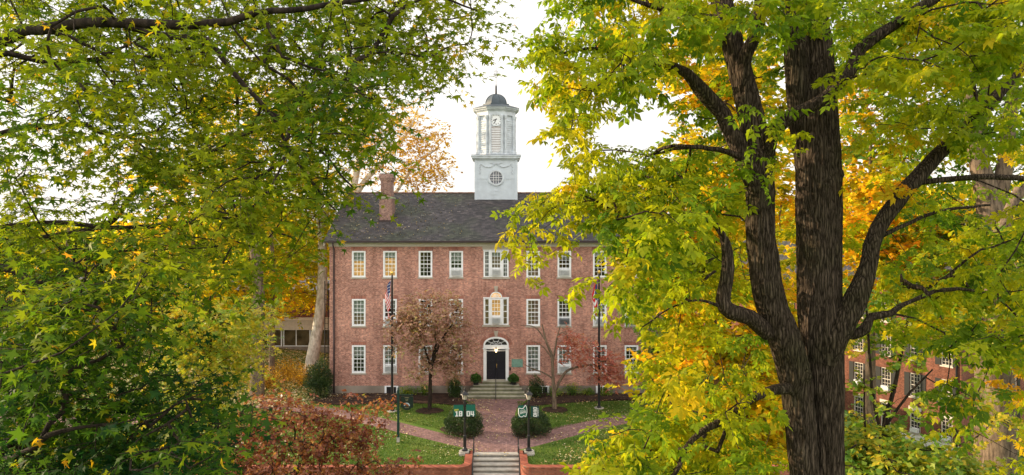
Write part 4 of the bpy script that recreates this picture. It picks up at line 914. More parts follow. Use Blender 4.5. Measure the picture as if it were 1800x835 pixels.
def leaf_arrays(kind, pos, d, nrm, size):
    tv, tf = TEMPL[kind]; N_ = len(pos)
    y_ = d / (np.linalg.norm(d, axis=1, keepdims=True) + 1e-9); x_ = np.cross(y_, nrm); x_ /= np.linalg.norm(x_, axis=1, keepdims=True) + 1e-9; z_ = np.cross(x_, y_)
    zc = rng.uniform(-.6, 3.0, (N_, 1, 1)); xc = rng.uniform(.72, 1.1, (N_, 1, 1))
    V = pos[:, None, :] + size[:, None, None] * (xc * tv[None, :, 0:1] * x_[:, None] + tv[None, :, 1:2] * y_[:, None] + zc * tv[None, :, 2:3] * z_[:, None])
    Fq = tf[None] + (np.arange(N_) * len(tv))[:, None, None]
    return V.reshape(-1, 3), Fq.reshape(-1, tf.shape[1]), len(tv)

def sprays(T, kind, size, twigs, per, tl, spread, up=.9, droop=.25, flat=.45, centre=None, tint=(.5, .15, .15), twig_r=0, kscale=1.0, yfn=None):
    """leaves set along short twigs round every target point"""
    n = len(T); m_ = n * twigs
    base = np.repeat(T, twigs, 0) + rng.normal(0, 1, (m_, 3)) * spread * np.array([1, 1, .7])
    dr = rng.normal(0, 1, (m_, 3)) * np.array([1, 1, flat])
    if centre is not None:
        o = base - centre; o /= np.linalg.norm(o, axis=1, keepdims=True) + 1e-6; dr += o * .8
    dr[:, 2] -= droop; dr /= np.linalg.norm(dr, axis=1, keepdims=True); L_ = tl * rng.uniform(.6, 1.3, m_)
    s = (np.arange(per)[None, :] + rng.uniform(.2, .9, (m_, per))) / per
    pos = base[:, None] + dr[:, None] * (L_[:, None] * s)[..., None]; pos[..., 2] -= droop * .5 * tl * s ** 2
    side = np.cross(dr, np.array([0, 0, 1.])); side /= np.linalg.norm(side, axis=1, keepdims=True) + 1e-6
    sg_ = np.where(np.arange(per) % 2 == 0, 1, -1)[None, :, None] * rng.uniform(.4, 1.3, (m_, per, 1))
    ld = dr[:, None] * .8 + side[:, None] * sg_ + rng.normal(0, .3, (m_, per, 3)); ld[..., 2] -= droop * 1.1
    nr = rng.normal(0, .38, (m_, per, 3)); nr[..., 2] += up
    sz = size * rng.uniform(.65, 1.25, (m_, per))
    ct = np.repeat(rng.normal(0, tint[1], n), twigs); ti = tint[0] + ct[:, None] + rng.normal(0, tint[2], (m_, per))
    pos = pos.reshape(-1, 3)
    if yfn is not None: ti = ti + yfn(pos).reshape(m_, per)
    V, Fq, k = leaf_arrays(kind, pos, ld.reshape(-1, 3), nr.reshape(-1, 3), sz.ravel())
    t_ = np.repeat(np.clip(ti.ravel(), 0, 1), k)
    tw = None
    if twig_r: tw = (base, base + dr * L_[:, None], twig_r)
    return V, Fq, t_, tw

def sticks(A, B, r):
    """batch of thin three sided twigs"""
    d = B - A; d /= np.linalg.norm(d, axis=1, keepdims=True) + 1e-9; u = np.cross(d, np.array([.3, .2, 1.])); u /= np.linalg.norm(u, axis=1, keepdims=True) + 1e-9; w_ = np.cross(d, u)
    V = []
    for P_, rr in ((A, r), (B, r * .4)):
        for k in range(3): a = k * 2.094; V.append(P_ + rr * (math.cos(a) * u + math.sin(a) * w_))
    V = np.stack(V, 1); n = len(A); b = (np.arange(n) * 6)[:, None, None]
    Fq = np.array([(0, 1, 4, 3), (1, 2, 5, 4), (2, 0, 3, 5)])[None] + b
    return V.reshape(-1, 3), Fq.reshape(-1, 4)

def grow(limbs, T, step, rtip, droop=0.12):
    nodes = []; rad = []; par = []; paths = []
    for pts, rr in limbs:
        for i in range(len(pts)): nodes.append(pts[i]); rad.append(rr[i])
    nl = len(nodes); cap = nl + len(T) * 16 + 10
    NP = np.zeros((cap, 3)); NP[:nl] = nodes; TN = np.zeros((cap, 3)); TN[:nl] = np.vstack([np.gradient(np.array(p_), axis=0) if len(p_) > 1 else np.zeros((1, 3)) for p_, _ in limbs]); TN[:nl] /= np.linalg.norm(TN[:nl], axis=1, keepdims=True) + 1e-9; lim = np.array(rad); par = [-1] * nl; n = nl
    d0 = np.array([np.min(np.linalg.norm(NP[:nl] - t, axis=1)) for t in T]); order = np.argsort(d0)
    tanp = {}
    for ti in order:
        t = T[ti]; dd = np.linalg.norm(NP[:n] - t, axis=1); v_ = (t - NP[:n]) / (dd[:, None] + 1e-9)
        cosb = (v_ * TN[:n]).sum(1); cost = dd * (1.0 + .9 * np.clip(.3 - cosb, 0, 1.3)); j = int(np.argmin(cost)); d = dd[j]
        k = int(min(14, max(2, d / step))); p = NP[j]
        dirn = (t - p); prev = NP[par[j]] if par[j] >= 0 else p - np.array([dirn[0], dirn[1], 0]) * .1 - np.array([0, 0, .2])
        tn = p - prev; tn /= np.linalg.norm(tn) + 1e-9; du = dirn / (d + 1e-9); ca = max(0.0, float(tn @ du))
        c = p + tn * d * .35 * ca + dirn * (.45 - .2 * ca) + np.array([0, 0, d * droop]); idx = [j]
        for s in range(1, k + 1):
            u = s / k; q_ = (1 - u) ** 2 * p + 2 * u * (1 - u) * c + u * u * t
            if s < k: q_ = q_ + rng.normal(0, .05 * d / k, 3)
            if n >= cap: break
            NP[n] = q_; tq = q_ - NP[idx[-1]]; TN[n] = tq / (np.linalg.norm(tq) + 1e-9); par.append(idx[-1]); idx.append(n); n += 1
        paths.append(idx)
    cnt = np.zeros(n); 
    for ids in paths: cnt[ids[-1]] += 1
    for i in range(n - 1, nl - 1, -1): cnt[par[i]] += cnt[i]
    r_ = rtip * np.maximum(cnt, 1) ** .46
    Vs = []; Fs = []; b = 0
    for ids in paths:
        pts = NP[ids]; rr = r_[ids].copy()
        if ids[0] < nl: rr[0] = min(rr[1] * 1.3, lim[ids[0]])
        else: rr[0] = rr[1] if r_[ids[0]] > 1.5 * rr[1] else rr[0]
        rr = np.minimum(rr, rr[0] * 1.05) if ids[0] >= nl else rr
        V, Fq = tube_arrays(pts, rr, 5 if rr[0] > .012 else 4); Vs.append(V); Fs.append(Fq + b); b += len(V)
    return Vs, Fs, b

def furrow(V, amp, f=9.0, fz=1.5):
    o = np.empty(len(V))
    for i, (a, b_, c) in enumerate(V):
        n1 = mnoise.noise(Vector((a * f, b_ * f, c * fz))); n2 = mnoise.noise(Vector((a * f * 2.3, b_ * f * 2.3, c * fz * 2.6 + 7))); n3 = mnoise.noise(Vector((a * 1.4, b_ * 1.4, c * .9 + 3)))
        o[i] = amp * (-abs(n1) * 1.6 - abs(n2) * .6 + .4) + amp * 1.0 * n3
    return o

BURLS = [(P(a, b_, c_), r_) for a, b_, c_, r_ in ((1459, 319, 11.75, .08), (1474, 306, 11.95, .07), (1428, 132, 11.8, .09), (1335, 272, 11.6, .07), (1341, 500, 11.55, .10), (1330, 490, 11.6, .07), (1425, 460, 11.75, .08), (1447, 190, 11.8, .09), (1452, 700, 11.75, .06), (1418, 660, 11.65, .09), (1308, 60, 11.8, .08), (1470, 400, 11.9, .06))]
def tree(name, label, cat, base, limbs, T, leaf, lmat, bmat, step=.35, rtip=.006, group=None, fine=None, trunk_sides=12, dens_twig=0, centre=None, droop=.12, extra_trunk=None):
    """limbs: list of (list of (px,py,Z), list of width px); T: targets"""
    root = thing(name, label, cat, tuple(base), group)
    lim = []; Vs = []; Fs = []; b = 0
    for li, (pts, wd) in enumerate(limbs):
        pw = [P(*p) if len(p) == 3 else np.array(p[:3]) for p in pts]; rr = [w_ * .5 * p[2] / F for w_, p in zip(wd, pts)]
        if li == 0: pw[0] = np.array([pw[0][0], pw[0][1], base[2] - .2])
        big = fine and li in fine
        cp_, cr_ = catmull(pw, rr, .055 if big else max(.10, step * .5)); cp_ = cp_ + (rng.normal(0, .006, cp_.shape) if not big else 0)
        ns_ = 130 if big else (trunk_sides if max(rr) > .05 else 8)
        V, Fq = tube_arrays(cp_, cr_, ns_)
        if big:
            cc = np.repeat(cp_, ns_, 0); dv = V - cc; rl = np.linalg.norm(dv, axis=1, keepdims=True) + 1e-6
            V = V + dv / rl * furrow(V, .026, 12.0, 1.7)[:, None]
            for bp_, br_ in BURLS:   # knots and healed branch scars
                V = V + dv / rl * (.075 * np.exp(-((V - bp_) ** 2).sum(1) / br_ ** 2))[:, None]
        elif max(rr) > .05 and fine:
            cc = np.repeat(cp_, ns_, 0); dv = V - cc; rl = np.linalg.norm(dv, axis=1, keepdims=True) + 1e-6
            V = V + dv / rl * (furrow(V, .010, 14, 3))[:, None]
        Vs.append(V); Fs.append(Fq + b); b += len(V)
        k = max(1, int(step / (.055 if big else max(.10, step * .5)))); lim.append((cp_[::k], cr_[::k]))
    gl_ = lim if len(lim) == 1 else lim
    Vg, Fg, _ = grow(gl_, T, step, rtip, droop)
    bb = b
    for V in Vg: Vs.append(V)
    for Fq in Fg: Fs.append(Fq + bb)
    b = sum(len(v) for v in Vs)
    LV = []; LF = []; LT = []; lb = 0
    for lf in (leaf if isinstance(leaf, list) else [leaf]):
        V, Fq, t_, tw = sprays(T, centre=centre, **lf)
        LV.append(V); LF.append(Fq + lb); LT.append(t_); lb += len(V)
        if tw is not None:
            V, Fq = sticks(*tw); Vs.append(V); Fs.append(Fq + b); b += len(V)
    mesh_obj('trunk', np.vstack(Vs), [np.vstack(Fs)], bmat, root, smooth=True)
    mesh_obj('crown', np.vstack(LV), [np.vstack(LF)], lmat, root, tint=np.concatenate(LT))
    return root

def grid_targets(rows, x0, y0, cell, zfn, mult=1.0):
    out = []
    for j, row in enumerate(rows):
        for i, dgt in enumerate(row.split()):
            n = float(dgt) * mult; k = int(n) + (random.random() < n - int(n))
            for _ in range(k):
                px_ = x0 + (i + random.random()) * cell; py_ = y0 + (j + random.random()) * cell; out.append(P(px_, py_, zfn(px_, py_)))
    return np.array(out)
def blob_targets(blobs):
    out = []
    for (px_, py_, Z, rx, ry, rz, n) in blobs:
        c = P(px_, py_, Z); u = rng.normal(0, 1, (n, 3)); u /= np.linalg.norm(u, axis=1, keepdims=True); u *= rng.uniform(.25, 1, (n, 1)) ** .5
        out.append(c + u * np.array([rx * Z / F, rz, ry * Z / F]))
    return np.vstack(out)

# ------------------------------------------------------------------ big forked tree at the right
rowsR = ["1 4 6 6 6 5 4 3 5 5 5 5 5",
         "1.6 6 7 6 4 3 2 2 4 4 4 4 4",
         "2.4 6 4.5 2 2 2 1.2 1 2 3 4 4 4",
         "1 4.5 .8 0 1 1.4 1 1 1.5 3 4 4 3",
         "1 5 6 6 4 2.5 .6 .6 1 2 2 2 1.4",
         "9 8 7 7 5 3.5 .5 0 .6 1 1.5 2.4 3",
         "4.5 .7 1.6 5 6 3.5 .4 0 0 2 5 5 5",
         "1.2 .6 1.5 5 5 3 0 0 0 4 6 6 6",
         "0 0 .2 1.6 2.4 2 0 0 0 2 4 4 4.4",
         "0 0 0 1.5 5 4 0 0 0 .2 .6 1 2",
         "0 0 1.2 6 7 6 .4 0 0 0 0 .6 1",
         "0 0 6 8 8 7 1 0 0 0 0 .6 1"]
def zR(x, y):
    if 1270 < x < 1500 and y > 40: return random.uniform(13.2, 16.5) if random.random() < .88 else random.uniform(10.2, 11.2)
    if y < 620 and (1150 < x <= 1270 and 60 < y < 320): return random.uniform(12.6, 15)
    if 1170 < x <= 1400 and y > 640 and random.random() < .75: return random.uniform(12.1, 15)
    if 1500 <= x and abs((x - 1500) * .78 - (560 - y)) < 110 and random.random() < .8: return random.uniform(12.9, 16)
    d = min(1, abs(x - 1420) / 400); return 12 + random.uniform(-2.6, 3.0) * (.5 + .5 * d) + 1.1 * math.sin(x * .013 + y * .021)
TR = grid_targets(rowsR, 875, -42, 75, zR, 1.35)
def screen(T): return AX + T[:, 0] / T[:, 1] * F, HZ + (CH - T[:, 2]) / T[:, 1] * F
def inside(T, ys_, xs_, margin, sgn):   # crown outline, kept one twig length inside the silhouette
    a, b_ = screen(T); e = np.interp(b_, ys_, xs_); return T[(a - e) * sgn > margin]
TR = inside(TR, [-60, 0, 60, 95, 150, 200, 240, 270, 300, 330, 360, 400, 430, 470, 505, 520, 560, 600, 640, 700, 730, 760, 800, 860],
            [965, 955, 950, 932, 928, 944, 975, 985, 985, 950, 900, 888, 900, 905, 925, 1055, 1060, 1075, 1110, 1150, 1095, 1045, 1018, 1020], 20, 1)
a_, b_ = screen(TR); TR = TR[~((a_ > 950) & (a_ < 1068) & (b_ > 398) & (b_ < 560))]   # the gap under the lowest left bough
above = blob_targets([(1350, -330, 12.5, 650, 260, 4, 90)])
TR = np.vstack([TR, above])
ZT = 12.0
limR = [
    ([(1432, 1700, ZT), (1434, 1150, ZT), (1436, 980, ZT), (1435, 850, ZT + .12), (1432, 740, ZT + .15), (1430, 680, ZT + .18)], [150, 104, 92, 56, 44, 36]),
    ([(1424, 1000, ZT), (1414, 835, ZT - .06), (1407, 730, ZT - .10), (1394, 645, ZT - .14), (1373, 580, ZT - .17), (1354, 530, ZT - .17), (1345, 480, ZT - .15), (1337, 400, ZT - .15), (1336, 330, ZT - .15), (1326, 240, ZT - .15), (1311, 165, ZT - .1), (1290, 85, ZT), (1268, 0, ZT + .1), (1235, -160, ZT + .3), (1200, -330, ZT + .4)], [54, 50, 52, 54, 54, 52, 51, 50, 49, 46, 43, 39, 34, 28, 16]),
    ([(1450, 1000, ZT + .02), (1456, 835, ZT + .02), (1453, 730, ZT + .04), (1448, 640, ZT + .08), (1443, 590, ZT + .1), (1441, 540, ZT + .12), (1440, 450, ZT + .15), (1439, 350, ZT + .15), (1439, 260, ZT + .15), (1440, 180, ZT + .15), (1440, 90, ZT + .2), (1432, 0, ZT + .2), (1440, -170, ZT + .2), (1460, -340, ZT + .2)], [58, 52, 54, 62, 70, 74, 75, 75, 72, 60, 44, 40, 34, 18]),
    ([(1426, 360, ZT + .2), (1412, 240, ZT + .2), (1402, 120, ZT + .2), (1396, 0, ZT + .3), (1380, -180, ZT + .5)], [34, 40, 40, 36, 22]),
    ([(1452, 640, ZT - .1), (1478, 575, ZT - .15), (1505, 525, ZT - .2), (1526, 470, ZT - .2), (1538, 415, ZT - .15), (1572, 360, ZT - .1), (1612, 312, ZT), (1655, 265, ZT + .1), (1702, 222, ZT + .2), (1755, 165, ZT + .3), (1800, 112, ZT + .4), (1880, 20, ZT + .8)], [34, 44, 40, 30, 28, 27, 26, 24, 22, 20, 18, 10]),
    ([(1350, 300, ZT - .2), (1352, 246, ZT - .4), (1385, 208, ZT - .65), (1440, 178, ZT - .75), (1492, 130, ZT - .75), (1515, 85, ZT - .7), (1570, 45, ZT - .7), (1640, 0, ZT - .6), (1740, -60, ZT - .4)], [26, 26, 23, 21, 21, 20, 18, 17, 10]),
    ([(1335, 345, ZT - .2), (1308, 278, ZT - .3), (1288, 240, ZT - .3), (1270, 200, ZT - .3), (1232, 158, ZT - .4), (1205, 128, ZT - .5), (1165, 112, ZT - .6), (1120, 108, ZT - .7), (1050, 85, ZT - .9), (985, 95, ZT - 1.1)], [32, 32, 30, 28, 26, 18, 14, 11, 7, 4]),
    ([(1330, 300, ZT - .4), (1295, 274, ZT - .5), (1245, 260, ZT - .6), (1182, 255, ZT - .7)], [14, 12, 9, 7]),
    ([(1350, 585, ZT - .2), (1318, 558, ZT - .35), (1285, 548, ZT - .5), (1270, 528, ZT - .5), (1277, 492, ZT - .5), (1279, 445, ZT - .5), (1262, 400, ZT - .5), (1210, 375, ZT - .6), (1120, 385, ZT - .8), (1030, 345, ZT - 1.0)], [32, 28, 28, 24, 23, 20, 12, 9, 8, 4]),
    ([(1275, 540, ZT - .5), (1230, 528, ZT - .6), (1180, 540, ZT - .7), (1130, 575, ZT - .8)], [8, 4, 3, 2.5]),
    ([(1400, 680, ZT - .2), (1362, 686, ZT - .4), (1318, 700, ZT - .6), (1290, 730, ZT - .7), (1245, 752, ZT - .8), (1205, 788, ZT - .9), (1186, 835, ZT - 1), (1120, 860, ZT - 1.1)], [22, 17, 16, 15, 12, 9, 7, 5]),
    ([(1470, 580, ZT), (1500, 588, ZT - .1), (1520, 578, ZT - .2), (1532, 556, ZT - .2), (1565, 550, ZT - .2), (1600, 530, ZT), (1670, 508, ZT + .3), (1760, 520, ZT + .4)], [20, 18, 18, 14, 12, 7, 6, 4]),
    ([(1612, 322, ZT), (1660, 316, ZT - .1), (1720, 311, ZT - .1), (1800, 313, ZT), (1880, 320, ZT)], [10, 10, 10, 10, 8]),
    ([(1290, 90, ZT), (1262, 42, ZT - .1), (1225, 22, ZT - .2), (1158, 14, ZT - .3), (1090, -10, ZT - .4)], [20, 18, 14, 10, 6]),
    ([(1305, 150, ZT - .2), (1312, 95, ZT - .3), (1330, 55, ZT - .4), (1336, 0, ZT - .4), (1330, -90, ZT - .3)], [24, 24, 22, 20, 12]),
    ([(1690, 235, ZT + .3), (1715, 190, ZT + .5), (1712, 130, ZT + .7), (1740, 60, ZT + .9)], [10, 8, 6, 4]),
    ([(1540, 420, ZT - .1), (1590, 395, ZT), (1650, 372, ZT + .2), (1740, 360, ZT + .5)], [9, 7, 6, 4]),
    ([(1140, 560, ZT + .5), (1180, 470, ZT + .6), (1240, 300, ZT + 1.5)], [1, 1, 1]),
]
limR = limR[:-1]
def yR(p):   # some boughs have turned further than others
    return .16 * np.sin(p[:, 0] * 1.1 + 1) * np.cos(p[:, 2] * .9) + .10 * np.sin(p[:, 1] * 1.7)
tree('forked_shade_tree', 'huge forked tree with furrowed grey-brown bark and yellow-green leaves in front at the right', 'tree', (P(1432, 1700, ZT)[0], ZT, hgt(6, 12)), limR, TR,
     [dict(kind='comp', size=.245, twigs=5, per=6, tl=.42, spread=.19, tint=(.43, .12, .075), droop=.35, twig_r=.0035, yfn=yR)],
     M['lf_hick'], M['bark'], step=.30, rtip=.006, fine=(0, 1, 2, 3), trunk_sides=28, droop=.08)
# burls and knots on the stems
# ------------------------------------------------------------------ sweetgum at the left, close to the camera
rowsL = ["7 7 8 8 8 8 8 8 8 8 6 3",
         "7 7 8 9 9 8 8 8 8 8 6 3",
         "4 5 7 8 8 8 8 8 7 6 4 1",
         "3 4 4 5 7 7 7 6 6 3.5 .6 0",
         "4 1.8 3 5 6 5 6 5 4.5 1.2 0 0",
         "5 2.5 2.5 4 5 5 4 3 1.3 0 0 0",
         "7 6 6 5 4 3 3.5 2.4 .3 0 0 0",
         "8 8 8 5 1.5 .5 0 0 0 0 0 0",
         "8 8 7 4 1.5 .6 0 0 0 0 0 0",
         "8 8 7 6 3 1.5 .3 0 0 0 0 0",
         "9 9 8 7 4 1.6 .8 0 0 0 0 0",
         "9 9 9 7 4 .8 .3 0 0 0 0 0"]
def zL(x, y): 
    base = 8.3 - (y / 835) * 2.0 + .9 * math.sin(x * .012 + y * .017)
    if y < 130: return random.uniform(7.75, 10.8) if random.random() < .95 else random.uniform(6.0, 7.0)
    return max(4.6, base + random.uniform(-1.3, 2.6))
TL = grid_targets(rowsL, -10, -42, 75, zL, 1.32)
TL = inside(TL, [-60, 0, 60, 100, 150, 200, 240, 280, 320, 380, 430, 460, 490, 520, 560, 640, 700, 760, 800, 860],
            [900, 890, 880, 862, 800, 745, 700, 690, 645, 632, 585, 540, 420, 330, 380, 430, 490, 510, 480, 440], 40, -1)
TL = np.vstack([TL, blob_targets([(-250, 300, 8.5, 230, 600, 3, 70), (200, -330, 9, 600, 250, 3, 60), (-100, 1100, 7.5, 450, 220, 2.5, 50)])])
limL = [
    ([(-420, 2300, 8.6), (-415, 1200, 8.6), (-405, 800, 8.6), (-400, 400, 8.6), (-390, 0, 8.6), (-370, -400, 8.6), (-350, -700, 8.6)], [120, 90, 80, 72, 60, 40, 14]),
    ([(-400, 360, 8.5), (-200, 190, 8.0), (0, 74, 7.4), (70, 50, 7.2), (180, 40, 7.1), (300, 44, 7.0), (400, 38, 7.0), (450, 24, 7.0), (540, 14, 7.0), (620, 2, 7.1), (740, -14, 7.3), (840, 20, 7.5)], [38, 28, 21, 19, 18, 17, 14, 12, 10, 8, 5, 3]),
    ([(225, 46, 7.05), (300, 64, 7.0), (365, 70, 6.9), (384, 94, 6.9), (430, 150, 6.9), (478, 205, 7.0), (512, 265, 7.0), (545, 315, 7.1), (590, 372, 7.2)], [14, 12, 11, 11, 9, 7, 6, 5, 3]),
    ([(460, 160 + 30, 6.95), (510, 215, 7.1), (560, 262, 7.3), (620, 330, 7.5)], [6, 5, 4, 3]),
    ([(470, 40, 7.0), (486, 75, 7.0), (495, 100, 7.0), (545, 118, 7.1), (610, 135, 7.3)], [7, 6, 5, 4, 3]),
    ([(-400, 420, 8.6), (-150, 300, 8.6), (0, 234, 8.6), (90, 222, 8.7), (150, 219, 8.7), (200, 240, 8.8), (300, 225, 9)], [26, 16, 11, 10, 9, 6, 3]),
    ([(-400, 560, 8.6), (-150, 520, 8.0), (0, 470, 7.6), (70, 500, 7.4), (160, 450, 7.6), (240, 440, 8)], [30, 20, 14, 12, 7, 4]),
    ([(-400, 800, 8.4), (-150, 850, 7.0), (30, 800, 6.2), (85, 765, 6.0), (140, 752, 6.0), (250, 735, 6.1), (360, 690, 6.3)], [18, 12, 9, 10, 6, 3, 2]),
    ([(-400, 500, 8.6), (-150, 430, 9.0), (75, 392, 9.4), (200, 400, 9.6), (330, 392, 9.8), (400, 384, 9.9), (520, 420, 10)], [26, 15, 9, 8, 7, 5, 3]),
    ([(-400, 480, 8.8), (-100, 440, 9.8), (170, 400, 10.4), (235, 340, 10.5), (300, 300, 10.6), (420, 230, 10.8)], [24, 14, 10, 9, 6, 3]),
]
def yL(p):
    sx_ = AX + p[:, 0] / p[:, 1] * F; sy_ = HZ + (CH - p[:, 2]) / p[:, 1] * F
    return (np.clip((p[:, 2] - 11.8) / 5, -.27, .22)) + .08 * np.sin(p[:, 0] * 2 + p[:, 2])
tree('sweetgum_tree', 'green sweetgum with star-shaped leaves overhanging the left side of the view', 'tree', (P(-420, 0, 8.6)[0], 8.6, hgt(-9, 8)), limL, TL,
     [dict(kind='star', size=.118, twigs=6, per=8, tl=.42, spread=.20, tint=(.33, .10, .08), droop=.30, up=.8, twig_r=.003, yfn=yL),
      dict(kind='star', size=.105, twigs=2, per=1, tl=.3, spread=.25, tint=(.86, .06, .05), droop=.3, up=.7)],
     M['lf_gum'], M['barkdark'], step=.28, rtip=.0045, trunk_sides=16, droop=.06)

# ------------------------------------------------------------------ trees of the middle distance
def mid_tree(name, label, trunk, blobs, lmat, bmat, size, twigs=3, per=8, tl=.5, spread=.3, tint=(.5, .15, .15), kind='wide', limbs=(), step=.6, rtip=.008, group=None, droop=.2, up=.8, cat='tree'):
    """trunk: list of (px,py,Z), widths"""
    pts, wd = trunk; x_, y_ = P(*pts[0])[:2]
    T = blob_targets(blobs)
    return tree(name, label, cat, (x_, y_, hgt(x_, y_)), [(pts, wd)] + list(limbs), T, dict(kind=kind, size=size * 1.15, twigs=twigs * 2, per=per, tl=tl, spread=spread, tint=tint, droop=droop, up=up), lmat, bmat, step=step, rtip=rtip, group=group)

def trunk_at(px_, Z, ytop, w0, w1, lean=0):
    g_ = hgt(P(px_, 0, Z)[0], Z); yb = HZ + (CH - g_) * F / Z
    return ([(px_, yb, Z), (px_ + lean * .3, yb + (ytop - yb) * .35, Z), (px_ + lean * .7, yb + (ytop - yb) * .7, Z), (px_ + lean, ytop, Z)], [w0 * 1.3, w0, (w0 + w1) / 2, w1])

BGG = 'autumn trees behind and around the hall'
mid_tree('maple_tree', 'tall golden maple filling the gap left of the big forked trunk', trunk_at(1265, 24, 150, 22, 6),
         [(1240, 110, 25, 80, 80, 2.2, 50), (1250, 320, 24, 85, 100, 2.5, 70), (1180, 430, 24, 100, 100, 2.5, 70), (1265, 520, 24, 120, 110, 2.5, 90), (1230, 660, 24, 110, 100, 2.5, 80), (1350, 250, 26, 90, 200, 2, 80), (1390, 560, 26, 70, 120, 2, 40), (1330, 740, 23, 70, 90, 2, 60), (1240, 800, 23, 90, 60, 2, 50), (1130, 800, 23, 70, 50, 1.6, 30)],
         M['lf_gold'], M['barkbrown'], .20, 3, 10, .6, .32, (.44, .16, .14), group=BGG)
mid_tree('maple_tree', 'orange-gold maple glowing between the big trunk and its right bough', trunk_at(1530, 38, 250, 16, 4),
         [(1540, 370, 38, 90, 80, 3.5, 90), (1480, 460, 38, 70, 90, 3, 60), (1600, 430, 38, 90, 80, 3, 60), (1520, 200, 40, 90, 100, 3, 60)],
         M['lf_gold'], M['barkbrown'], .26, 3, 9, .8, .45, (.60, .14, .14), group=BGG)
mid_tree('shade_tree', 'tall tan-trunked tree with pale green leaves at the far right', ([(1745, 1000, 34), (1742, 560, 34), (1742, 380, 34), (1715, 260, 34), (1700, 120, 34.5), (1690, 0, 34.5), (1680, -150, 34.5)], [60, 46, 44, 26, 20, 14, 6]),
         [(1640, 80, 36, 160, 110, 4, 90), (1780, 60, 35, 120, 140, 4, 80), (1600, 250, 37, 120, 80, 3.5, 60), (1760, 420, 36, 140, 80, 3.5, 90), (1640, 470, 37, 120, 90, 3.5, 80), (1800, 250, 36, 90, 90, 3, 40), (1520, 60, 38, 100, 110, 3, 50)],
         M['lf_lime'], M['barkbrown'], .25, 3, 8, .8, .5, (.5, .2, .14), group=BGG,
         limbs=[([(1742, 390, 34), (1765, 300, 34), (1775, 200, 34), (1790, 90, 34)], [28, 26, 20, 12]), ([(1760, 400, 34), (1785, 350, 33.8), (1830, 300, 33.5)], [20, 16, 8]), ([(1735, 370, 34.2), (1725, 240, 34.6), (1735, 120, 35), (1750, -40, 35)], [22, 20, 16, 8])])
mid_tree('shade_tree', 'broad smooth grey-brown trunk standing against the shuttered building at the right edge', ([(1757, 1100, 30), (1758, 800, 30), (1757, 660, 30), (1745, 560, 30), (1752, 440, 30), (1790, 330, 30)], [60, 50, 44, 42, 30, 12]),
         [(1760, 560, 29, 110, 60, 3, 60), (1680, 575, 30, 90, 35, 3, 24), (1800, 450, 30, 90, 70, 3, 40)], M['lf_lime'], M['barkbrown'], .2, 3, 8, .6, .35, (.6, .2, .14), group=BGG)
mid_tree('understory_tree', 'slender many-stemmed green tree growing beside the big trunk before the brick building', ([(1555, 1250, 21), (1550, 900, 21), (1553, 760, 21), (1570, 690, 21), (1585, 620, 21), (1600, 540, 21)], [14, 9, 8, 7, 5, 3]),
         [(1550, 815, 20, 100, 32, 2, 60), (1505, 775, 24, 32, 45, 2, 34), (1600, 770, 20, 60, 20, 1.5, 14), (1680, 838, 20, 90, 40, 2, 60), (1600, 880, 20, 150, 60, 2, 60), (1560, 600, 21, 60, 60, 1.5, 9), (1620, 560, 21, 80, 50, 1.5, 12), (1510, 560, 21, 30, 80, 1.5, 9), (1710, 710, 20, 45, 40, 1.5, 9), (1540, 690, 20, 50, 30, 1.5, 5)],
         M['lf_lime'], M['barkdark'], .15, 3, 9, .5, .25, (.66, .18, .12), group=BGG,
         limbs=[([(1553, 780, 21), (1535, 700, 21), (1527, 600, 21), (1522, 520, 21)], [6, 5, 4, 3]), ([(1556, 750, 21), (1600, 690, 20.8), (1640, 650, 20.6)], [5, 4, 2.5]), ([(1562, 900, 21), (1524, 780, 21), (1518, 650, 21)], [6, 4, 3])])
mid_tree('dogwood_tree', 'bright green bushy tree hiding the right corner of the hall', trunk_at(1175, 45, 580, 6, 3),
         [(1165, 600, 45, 45, 55, 1.8, 60), (1195, 650, 45, 55, 50, 1.8, 60), (1150, 650, 45, 30, 30, 1.2, 24), (1220, 560, 46, 60, 60, 2, 40)],
         M['lf_lime'], M['barkbrown'], .17, 3, 9, .5, .25, (.45, .14, .12), group=BGG)
mid_tree('maple_tree', 'yellow maple rising behind the right end of the hall roof', trunk_at(1200, 72, 200, 10, 4),
         [(1180, 325, 72, 90, 40, 4, 50), (1280, 240, 72, 120, 120, 4, 90), (1120, 345, 72, 50, 20, 3, 16), (1270, 160, 72, 45, 50, 3, 24)],
         M['lf_gold'], M['barkbrown'], .40, 3, 9, 1.2, .8, (.35, .14, .14), group=BGG)
# left side
mid_tree('sycamore_tree', 'white-barked sycamore with a thick leaning trunk at the left end of the hall', ([(548, 700, 57), (548, 640, 57), (556, 590, 57), (564, 540, 57), (567, 480, 57), (566, 420, 57), (560, 330, 57), (540, 230, 57), (520, 130, 57)], [34, 24, 20, 19, 17, 15, 12, 8, 4]),
         [(500, 420, 57, 90, 70, 4, 100), (520, 500, 60, 60, 40, 3, 40), (470, 300, 57, 110, 70, 4, 50), (560, 330, 57, 60, 60, 3, 40), (540, 210, 57, 80, 60, 3.5, 40), (590, 400, 57, 24, 24, 2, 12), (420, 200, 58, 90, 70, 4, 30)],
         M['lf_gold'], M['barksyc'], .30, 3, 8, .9, .55, (.34, .12, .12), group=BGG,
         limbs=[([(564, 400, 57), (590, 340, 57), (620, 290, 57)], [10, 7, 4]), ([(562, 350, 57), (520, 300, 57), (470, 270, 57)], [9, 6, 4])])
